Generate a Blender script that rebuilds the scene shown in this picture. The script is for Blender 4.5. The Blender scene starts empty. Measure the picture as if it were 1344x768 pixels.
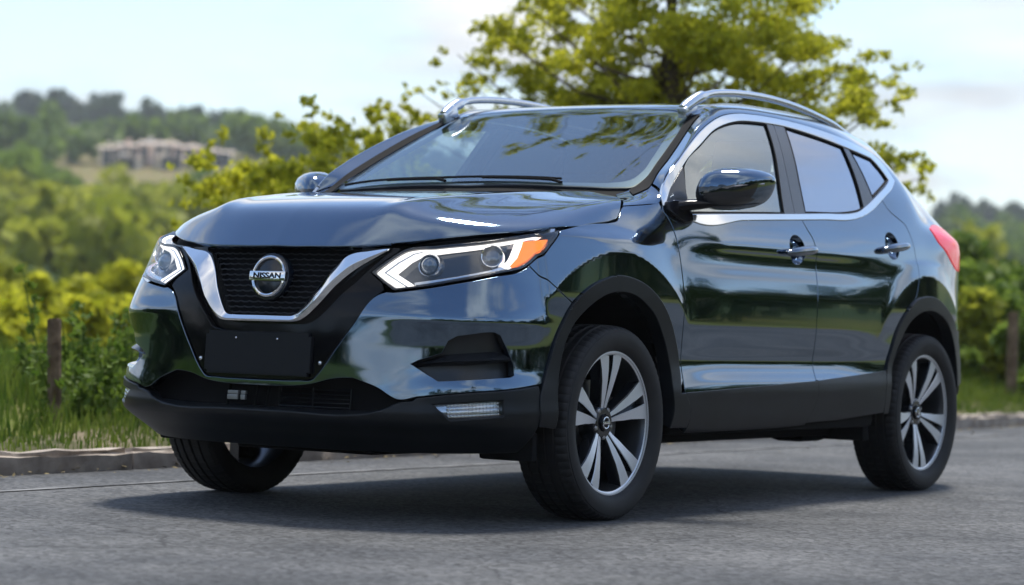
import bpy, bmesh, math, random
import numpy as np
from mathutils import Vector, Matrix, geometry
SC=bpy.context.scene; COL=SC.collection
R=math.radians
rng=np.random.default_rng(7); random.seed(7)
# ============ camera, sky, sun, exposure ============
CAM_P=(7.577664,5.427581,.686817); YAW,PITCH,ROLL,FPX=-2.559878,.0116508,.0294202,3301.165
def cam_axes():
    f=Vector((math.cos(YAW)*math.cos(PITCH),math.sin(YAW)*math.cos(PITCH),math.sin(PITCH)))
    r=f.cross(Vector((0,0,1))).normalized();u=r.cross(f)
    c,s=math.cos(ROLL),math.sin(ROLL)
    return r*c+u*s,u*c-r*s,f
cr,cu,cf=cam_axes()
cd=bpy.data.cameras.new('camera');cam=bpy.data.objects.new('camera',cd);COL.objects.link(cam)
M=Matrix((( cr.x,cu.x,-cf.x,CAM_P[0]),(cr.y,cu.y,-cf.y,CAM_P[1]),(cr.z,cu.z,-cf.z,CAM_P[2]),(0,0,0,1)))
cam.matrix_world=M
cd.sensor_width=36;cd.lens=36*FPX/1344;cd.clip_start=.1;cd.clip_end=6000
cd.dof.use_dof=True;cd.dof.focus_distance=8.75;cd.dof.aperture_fstop=2.7
SC.camera=cam
SUN_AZ,SUN_EL=(-.92,-.30),R(69)      # horizontal direction towards the sun
sd=Vector((SUN_AZ[0],SUN_AZ[1],0)).normalized()*math.cos(SUN_EL)+Vector((0,0,math.sin(SUN_EL)))
ld=bpy.data.lights.new('sun','SUN');ld.energy=1.5;ld.angle=R(10);ld.color=(1,.95,.86)
sun=bpy.data.objects.new('sun',ld);COL.objects.link(sun);sun.rotation_euler=sd.to_track_quat('Z','Y').to_euler();sun.location=(0,0,30)
SC.view_settings.view_transform='Standard';SC.view_settings.look='None';SC.view_settings.gamma=1;SC.view_settings.exposure=1.62
SC.view_settings.use_curve_mapping=False
wd=bpy.data.worlds.new('World');SC.world=wd;wd.use_nodes=True
nt=wd.node_tree;N=nt.nodes;N.clear()
def wn(t,**k):
    n=N.new(t)
    for a,b in k.items(): setattr(n,a,b)
    return n
LK=nt.links.new
sky=wn('ShaderNodeTexSky',sky_type='NISHITA');sky.sun_disc=False;sky.sun_elevation=SUN_EL
sky.sun_rotation=math.atan2(sd.x,sd.y);sky.air_density=1.0;sky.dust_density=.25;sky.ozone_density=1.1
tc=wn('ShaderNodeTexCoord')
sep=wn('ShaderNodeSeparateXYZ');LK(tc.outputs['Generated'],sep.inputs[0])
zz=wn('ShaderNodeMath',operation='MAXIMUM');LK(sep.outputs[2],zz.inputs[0]);zz.inputs[1].default_value=0.0
za=wn('ShaderNodeMath',operation='ADD');LK(zz.outputs[0],za.inputs[0]);za.inputs[1].default_value=.16
dx=wn('ShaderNodeMath',operation='DIVIDE');LK(sep.outputs[0],dx.inputs[0]);LK(za.outputs[0],dx.inputs[1])
dy=wn('ShaderNodeMath',operation='DIVIDE');LK(sep.outputs[1],dy.inputs[0]);LK(za.outputs[0],dy.inputs[1])
cm0=wn('ShaderNodeCombineXYZ');LK(dx.outputs[0],cm0.inputs[0]);LK(dy.outputs[0],cm0.inputs[1])
cmb=wn('ShaderNodeVectorMath',operation='ADD',label='cloud offset');LK(cm0.outputs[0],cmb.inputs[0]);cmb.inputs[1].default_value=(21.26, -27.23, 0)
n1=wn('ShaderNodeTexNoise');n1.inputs['Scale'].default_value=.85;n1.inputs['Detail'].default_value=7;n1.inputs['Roughness'].default_value=.55;n1.inputs['Distortion'].default_value=.35
LK(cmb.outputs[0],n1.inputs['Vector'])
mr=wn('ShaderNodeMapRange');mr.interpolation_type='SMOOTHSTEP';lowz=wn('ShaderNodeMapRange');LK(sep.outputs[2],lowz.inputs['Value']);lowz.inputs['From Min'].default_value=0;lowz.inputs['From Max'].default_value=.30;lowz.inputs['To Min'].default_value=.125;lowz.inputs['To Max'].default_value=0
fadd=wn('ShaderNodeMath',operation='ADD');LK(n1.outputs['Fac'],fadd.inputs[0]);LK(lowz.outputs[0],fadd.inputs[1]);LK(fadd.outputs[0],mr.inputs['Value']);mr.inputs['From Min'].default_value=.50;mr.inputs['From Max'].default_value=.64;mr.inputs['To Max'].default_value=.92
n2=wn('ShaderNodeTexNoise');n2.inputs['Scale'].default_value=1.7;n2.inputs['Detail'].default_value=5;LK(cmb.outputs[0],n2.inputs['Vector'])
cr2=wn('ShaderNodeValToRGB');LK(n2.outputs['Fac'],cr2.inputs['Fac'])
cr2.color_ramp.elements[0].position=.41;cr2.color_ramp.elements[0].color=(2.75,2.95,3.25,1);cr2.color_ramp.elements[1].position=.61;cr2.color_ramp.elements[1].color=(6.2,6.0,5.8,1)
mx=wn('ShaderNodeMix',data_type='RGBA');LK(mr.outputs[0],mx.inputs['Factor']);LK(sky.outputs[0],mx.inputs[6]);LK(cr2.outputs[0],mx.inputs[7])
bg=wn('ShaderNodeBackground');bg.inputs['Strength'].default_value=.067;LK(mx.outputs[2],bg.inputs['Color'])
wo=wn('ShaderNodeOutputWorld');LK(bg.outputs[0],wo.inputs[0])
SC.cycles.max_bounces=10;SC.cycles.transparent_max_bounces=24;SC.cycles.glossy_bounces=6;SC.cycles.caustics_reflective=False;SC.cycles.caustics_refractive=False
SC.cycles.use_denoising=True;SC.cycles.sample_clamp_indirect=6
# ============ body surfaces ============
def pchip(xs,ys,x):
    xs=np.asarray(xs,float);ys=np.asarray(ys,float);x=np.asarray(x,float)
    h=np.diff(xs);d=np.diff(ys)/h
    m=np.zeros(len(xs))
    if len(xs)==2: m[:]=d[0]
    else:
        for i in range(1,len(xs)-1):
            if d[i-1]*d[i]>0:
                w1=2*h[i]+h[i-1];w2=h[i]+2*h[i-1]
                m[i]=(w1+w2)/(w1/d[i-1]+w2/d[i])
        m[0]=d[0];m[-1]=d[-1]
    i=np.clip(np.searchsorted(xs,x)-1,0,len(xs)-2)
    t=(x-xs[i])/h[i]
    lo=t<0;hi=t>1
    tc=np.clip(t,0,1)
    r=((1+2*tc)*(1-tc)**2*ys[i]+tc*(1-tc)**2*h[i]*m[i]+tc*tc*(3-2*tc)*ys[i+1]+tc*tc*(tc-1)*h[i]*m[i+1])
    r=np.where(lo,ys[0]+m[0]*(x-xs[0]),r);r=np.where(hi,ys[-1]+m[-1]*(x-xs[-1]),r)
    return r
def cspl(xs,ys,x):
    # natural cubic spline (ys may be (n,k))
    xs=np.asarray(xs,float);ys=np.asarray(ys,float);n=len(xs);h=np.diff(xs)
    A=np.eye(n);B=np.zeros_like(ys)
    for i in range(1,n-1):
        A[i,i-1]=h[i-1];A[i,i]=2*(h[i-1]+h[i]);A[i,i+1]=h[i]
        B[i]=6*((ys[i+1]-ys[i])/h[i]-(ys[i]-ys[i-1])/h[i-1])
    M=np.linalg.solve(A,B)
    x=np.asarray(x,float);i=np.clip(np.searchsorted(xs,x)-1,0,n-2);hh=h[i]
    a=(xs[i+1]-x);b=(x-xs[i])
    if ys.ndim>1: a=a[...,None];b=b[...,None];hh=hh[...,None]
    return (M[i]*a**3+M[i+1]*b**3)/(6*hh)+(ys[i]/hh-M[i]*hh/6)*a+(ys[i+1]/hh-M[i+1]*hh/6)*b
def sstep(a,b,x):
    t=np.clip((np.asarray(x,float)-a)/(b-a),0,1);return t*t*(3-2*t)
def smax(a,b,k):
    d=a-b;return .5*(a+b+np.sqrt(d*d+k*k))
def smin(a,b,k):
    d=a-b;return .5*(a+b-np.sqrt(d*d+k*k))
WB=2.646;WR=.3455
# ---------- lower / side ring : plan outline (front centre -> rear centre, left half) ----------
_BC=np.array([(.895,-.24),(.905,0),(.895,.24),(.848,.48),(.768,.688),(.625,.818),(.38,.877),(0,.902),(-.5,.908),(-1.3,.908),(-2.1,.908),(-2.55,.905),(-2.85,.888),(-3.12,.832),(-3.32,.695),(-3.43,.47),(-3.48,.24),(-3.49,0),(-3.48,-.24)])
_t=np.concatenate([[0],np.cumsum(np.linalg.norm(np.diff(_BC,axis=0),axis=1))])
_tt=np.linspace(0,_t[-1],4001);_P=cspl(_t,_BC,_tt)
_sl=np.concatenate([[0],np.cumsum(np.linalg.norm(np.diff(_P,axis=0),axis=1))])
_i0=np.argmin(np.abs(_P[:2000,1]));_i1=2000+np.argmin(np.abs(_P[2000:,1]))
_sl-=_sl[_i0]
SMAX=_sl[_i1]
_SG=np.linspace(-.2,SMAX+.2,1400)
_BX=np.interp(_SG,_sl,_P[:,0]);_BY=np.interp(_SG,_sl,_P[:,1])
_k=np.exp(-.5*(np.arange(-12,13)/5.)**2);_k/=_k.sum()
def _sm(a):
    p=np.pad(a,12,mode='reflect',reflect_type='odd');return np.convolve(p,_k,'valid')
_BX=_sm(_BX);_BY=_sm(_BY)
_TX=np.gradient(_BX,_SG);_TY=np.gradient(_BY,_SG);_n=np.hypot(_TX,_TY);_TX/=_n;_TY/=_n
def s_of_x(x):  # side portion
    m=(_SG>.3)&(_SG<SMAX-.25);return np.interp(-np.asarray(x,float),-_BX[m],_SG[m])
def s_of_y(y):
    m=(_SG>-.05)&(_SG<.95);return np.interp(y,_BY[m],_SG[m])
# offset table: station s -> [(z,off)...]
_side=[(.22,-.12),(.27,-.055),(.31,-.022),(.36,-.008),(.42,-.001),(.44,.003),(.475,.0),(.53,-.017),(.56,-.022),(.62,-.012),(.70,-.002),(.80,.0),(.87,-.006),(.935,-.0165),(.965,-.0175),(.985,-.0150),(1.00,-.0145),(1.02,-.0185),(1.07,-.032),(1.13,-.052),(1.2,-.079),(1.3,-.118),(1.4,-.163),(1.5,-.218),(1.53,-.237),(1.62,-.30)]
_up1=[(1.2,-.079),(1.3,-.118),(1.4,-.163),(1.5,-.218),(1.53,-.237),(1.62,-.30)]
_nose=[(.22,-.17),(.28,-.095),(.315,-.040),(.345,-.006),(.37,.0),(.40,-.003),(.45,-.010),(.52,-.009),(.60,-.010),(.68,-.017),(.76,-.030),(.82,-.050),(.87,-.070),(.925,-.082),(1.02,-.15),(1.2,-.3),(1.64,-.9)]
STN=[
 (0.0,_nose),
 (.33,_nose),
 (.54,[(.22,-.17),(.28,-.090),(.315,-.036),(.345,-.003),(.375,.004),(.40,-.002),(.435,-.004),(.47,-.008),(.53,-.012),(.60,-.014),(.66,-.013),(.69,-.012),(.74,-.026),(.78,-.036),(.84,-.064),(.90,-.088),(.95,-.104),(1.02,-.15),(1.2,-.3),(1.64,-.9)]),
 (.78,[(.22,-.16),(.28,-.080),(.315,-.030),(.345,.002),(.38,.010),(.41,.004),(.435,.003),(.455,.002),(.53,-.014),(.60,-.016),(.655,-.008),(.685,-.002),(.71,-.008),(.76,-.026),(.82,-.052),(.87,-.074),(.95,-.106),(1.0,-.14),(1.2,-.3),(1.64,-.9)]),
 (.98,[(.22,-.14),(.28,-.065),(.315,-.024),(.345,.0),(.38,.008),(.41,.004),(.435,.002),(.455,.001),(.53,-.014),(.60,-.016),(.655,-.009),(.685,-.004),(.71,-.009),(.76,-.026),(.82,-.045),(.87,-.058),(.95,-.082),(1.0,-.105),(1.2,-.25),(1.64,-.8)]),
 (s_of_x(.34),[(.22,-.12),(.28,-.04),(.33,-.006),(.38,.004),(.42,.0),(.5,-.006),(.62,-.010),(.70,-.012),(.76,-.018),(.82,-.026),(.88,-.035),(.95,-.044),(1.0,-.050),(1.08,-.08),(1.2,-.2),(1.64,-.7)]),
 (s_of_x(.0),[(.22,-.12),(.28,-.05),(.33,-.012),(.40,-.006),(.5,-.010),(.62,-.014),(.72,-.017),(.82,-.021),(.88,-.026),(.95,-.036),(1.0,-.047),(1.04,-.060),(1.09,-.09),(1.2,-.2),(1.64,-.65)]),
 (s_of_x(-.21),[(.22,-.12),(.28,-.05),(.33,-.016),(.40,-.006),(.5,-.012),(.62,-.014),(.72,-.010),(.82,-.014),(.88,-.020),(.95,-.031),(1.0,-.044),(1.05,-.061),(1.09,-.084),(1.13,-.116),(1.17,-.164),(1.24,-.27),(1.64,-.6)]),
 (s_of_x(-.43),[(.22,-.12),(.28,-.05),(.32,-.018),(.38,-.004),(.44,.0),(.5,-.010),(.56,-.018),(.62,-.014),(.72,-.007),(.82,-.008),(.88,-.013),(.95,-.022),(1.0,-.031),(1.06,-.046),(1.13,-.067),(1.2,-.091),(1.3,-.126),(1.4,-.165),(1.64,-.33)]),
 (s_of_x(-.8),_side),(s_of_x(-1.3),_side),(s_of_x(-1.7),_side),
 (s_of_x(-2.1),[(.22,-.12),(.27,-.055),(.31,-.022),(.36,-.008),(.42,-.001),(.46,.0),(.53,-.012),(.56,-.014),(.62,-.010),(.70,-.006),(.80,-.004),(.87,-.008),(.935,-.014),(.965,-.015),(1.0,-.017),(1.05,-.025),(1.10,-.039),(1.16,-.062)]+_up1),
 (s_of_x(-2.62),[(.22,-.12),(.28,-.05),(.34,-.02),(.45,-.012),(.6,-.014),(.7,-.014),(.8,-.014),(.9,-.016),(1.0,-.022),(1.06,-.030),(1.12,-.046),(1.2,-.072),(1.276,-.104),(1.357,-.153),(1.411,-.196),(1.46,-.245),(1.51,-.303),(1.62,-.42)]),
 (s_of_x(-2.88),[(.22,-.14),(.28,-.06),(.34,-.02),(.45,.002),(.6,-.002),(.8,-.008),(.95,-.012),(1.05,-.018),(1.11,-.032),(1.18,-.092),(1.276,-.172),(1.36,-.24),(1.42,-.292),(1.51,-.375),(1.62,-.48)]),
 (s_of_x(-3.2),[(.22,-.14),(.28,-.06),(.34,-.01),(.45,.010),(.6,.006),(.8,-.004),(.95,-.006),(1.05,-.006),(1.10,-.014),(1.16,-.075),(1.25,-.16),(1.37,-.27),(1.48,-.36),(1.57,-.44),(1.62,-.49)]),
 (SMAX-.45,[(.22,-.14),(.28,-.06),(.34,-.01),(.45,.0),(.6,-.01),(.72,-.05),(.95,-.055),(1.05,-.06),(1.13,-.075),(1.19,-.11),(1.25,-.16),(1.37,-.25),(1.48,-.34),(1.57,-.41),(1.62,-.45)]),
 (SMAX,[(.22,-.14),(.28,-.06),(.34,-.01),(.45,.0),(.6,-.01),(.72,-.055),(.95,-.065),(1.05,-.08),(1.13,-.10),(1.19,-.13),(1.25,-.17),(1.37,-.26),(1.48,-.35),(1.57,-.42),(1.62,-.46)]),
]
_ZG=np.linspace(.18,1.68,751)
_ss=np.array([float(a[0]) for a in STN]);_tab=np.array([pchip([q[0] for q in a[1]],[q[1] for q in a[1]],_ZG) for a in STN])
_O=np.zeros((len(_SG),len(_ZG)))
for _j in range(len(_ZG)):
    _O[:,_j]=pchip(np.concatenate([[-_ss[1]],_ss,[2*SMAX-_ss[-2]]]),np.concatenate([[_tab[1,_j]],_tab[:,_j],[_tab[-2,_j]]]),_SG)
def _gs(A,ax,sig):
    n=int(3*sig)+1;k=np.exp(-.5*(np.arange(-n,n+1)/sig)**2);k/=k.sum()
    return np.apply_along_axis(lambda a:np.convolve(np.pad(a,n,mode='reflect',reflect_type='odd'),k,'valid'),ax,A)
_O=_gs(_O,0,9.);_O=_gs(_O,1,2.4)
_b=(sstep(.93,1.02,_ZG)[None,:]*(sstep(1.5,1.7,_SG)*(1-sstep(2.05,2.3,_SG)))[:,None]);_O=_O*(1-_b)+_gs(_O,0,17.)*_b
# wheel-arch flares : outside the ring nothing, inside it the skin swells to a near vertical facet
_SX=_BX[:,None]+0*_O;_SZ=_ZG[None,:]+0*_O
def _flare(xc,zc,r0,lvl,rx=1.0):
    r=np.hypot((_SX-xc)*rx,_SZ-zc)
    return lvl-.26*np.maximum(r-r0,0)-4*np.maximum(_SZ-.985,0)**1.5-1.5*np.maximum(r-r0-.12,0)**1.5-.02*np.maximum(r0-r,0)
_w=(sstep(1.02,1.12,_SG)*(1-sstep(SMAX-.9,SMAX-.6,_SG)))[:,None]
_F=np.maximum(_flare(0.,.352,.592,.0),_flare(-2.62,.352,.588,-.001))
_F=_F*_w+(-1)*(1-_w)
_up=sstep(.50,.80,_SZ)
_F=_F-.05*(1-_up)
_O=smax(_O,_F,.010)
_b2=(sstep(.955,1.0,_ZG)[None,:]*(sstep(1.3,1.5,_SG)*(1-sstep(2.05,2.3,_SG)))[:,None]);_O=_O*(1-_b2)+_gs(_gs(_O,0,12.),1,9.)*_b2
_O=_gs(_O,0,1.0);_O=_gs(_O,1,1.2)
def _bil(A,s,z):
    # bicubic (Catmull) lookup on the dense grid
    fs=(s-_SG[0])/(_SG[1]-_SG[0]);fz=(z-_ZG[0])/(_ZG[1]-_ZG[0])
    fs=np.clip(fs,1,len(_SG)-3.001);fz=np.clip(fz,1,len(_ZG)-3.001)
    i=fs.astype(int);j=fz.astype(int);a=fs-i;b=fz-j
    def w(t): return [((-t+2)*t-1)*t/2,((3*t-5)*t*t+2)/2,((-3*t+4)*t+1)*t/2,(t-1)*t*t/2]
    wa=w(a);wb=w(b);r=0
    for m in range(4):
        for n in range(4): r=r+wa[m]*wb[n]*A[i+m-1,j+n-1]
    return r
def L(s,z,d=0.):
    """side ring, d = extra outward offset"""
    s=np.asarray(s,float);z=np.asarray(z,float)
    sg=np.where(s<0,-1.,1.);sa=np.abs(s)
    o=_bil(_O,sa,z)+d
    bx=np.interp(sa,_SG,_BX);by=np.interp(sa,_SG,_BY);tx=np.interp(sa,_SG,_TX);ty=np.interp(sa,_SG,_TY)
    q=np.hypot(tx,ty);nx=-ty/q*-1;ny=tx/q*-1
    # outward normal: tangent runs front->rear on the left; outward = (ty,-tx)
    nx=ty/q;ny=-tx/q
    x=bx+nx*o;y=(by+ny*o)*sg
    return np.stack([x,y,z],-1)
# ---------- hood ----------
_HT=([-.42,-.32,-.1,.1,.27,.42,.55,.65,.74,.84],[1.185,1.180,1.168,1.153,1.136,1.120,1.103,1.083,1.055,1.00])
_HYD=([-.4,.2,.79],[.60,.50,.34])
_HE=([-.6,-.12,-.03,.10,.21,.32,.45,.6],[1.10,1.060,1.049,1.033,1.020,1.008,.985,.96])
_HYE=([-.6,-.12,-.03,.10,.21,.32,.45,.60,.71,.79],[.840,.842,.845,.846,.845,.837,.775,.665,.52,.337])
def hood_z(x,y):
    x=np.asarray(x,float);y=np.abs(np.asarray(y,float))
    w=sstep(-.3,.75,x);T=cspl(_HT[0],_HT[1],np.clip(x,-.42,.84))-(.014+.03*w)*y*y
    yd=np.interp(x,_HYD[0],_HYD[1])
    T=T+.006*np.exp(-((y-yd)/.05)**2)*(.4+.6*w)-(.09+.16*w)*.5*((y-yd)+np.sqrt((y-yd)**2+.009**2))
    T=T-.3*w*np.maximum(y-yd-.12,0)**2
    ye=pchip(_HYE[0],_HYE[1],x);ze=pchip(_HE[0],_HE[1],np.clip(x,-.6,.6))
    S=ze+(1.25+.75*(1-sstep(-.15,.3,x)))*(ye-y)
    # leading edge
    yy=np.clip(y,0,.9)
    xf=pchip([0,.17,.337,.52,.665,.775,.9],[.826,.817,.789,.71,.60,.45,.1],yy);zf=pchip([0,.337,.52,.665,.775,.9],[.925,.932,.946,.961,.985,1.01],yy)
    F=zf+1.25*(xf-x)
    r=smin(T,F,.04)
    r=smin(r,S,.030)
    return r
def HOOD(x,y,d=0.):
    x=np.asarray(x,float);y=np.asarray(y,float)
    z=hood_z(x,y);P=np.stack([x,y,z],-1)
    if d:
        e=1e-3;zx=(hood_z(x+e,y)-hood_z(x-e,y))/2/e;zy=(hood_z(x,y+e)-hood_z(x,y-e))/2/e
        n=np.stack([-zx,-zy,1+0*zx],-1);n/=np.linalg.norm(n,axis=-1)[...,None];P=P+n*d
    return P
# ---------- windscreen + roof ----------
_RC=([-.05,-.276,-.5,-.75,-.95,-1.075,-1.18,-1.32,-1.55,-1.85,-2.2,-2.6,-2.9,-3.2],[1.062,1.176,1.288,1.410,1.503,1.557,1.581,1.598,1.612,1.616,1.606,1.578,1.545,1.500])
_ro=np.argsort(_RC[0]);_RCX=np.array(_RC[0])[_ro];_RCZ=np.array(_RC[1])[_ro]
def roof_z(x,y):
    x=np.asarray(x,float);y=np.abs(np.asarray(y,float))
    sh=.15*y*y+.35*y**6
    w=1-sstep(-1.75,-1.0,x)   # 1 on the roof
    xs=x+sh*(1-w)+sh*w*.25
    z=cspl(_RCX,_RCZ,xs)
    return z-w*(.045*y*y+.10*y**6)
def ROOF(x,y,d=0.):
    x=np.asarray(x,float);y=np.asarray(y,float);z=roof_z(x,y);P=np.stack([x,y,z],-1)
    if d:
        e=1e-3;zx=(roof_z(x+e,y)-roof_z(x-e,y))/2/e;zy=(roof_z(x,y+e)-roof_z(x,y-e))/2/e
        n=np.stack([-zx,-zy,1+0*zx],-1);n/=np.linalg.norm(n,axis=-1)[...,None];P=P+n*d
    return P
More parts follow.
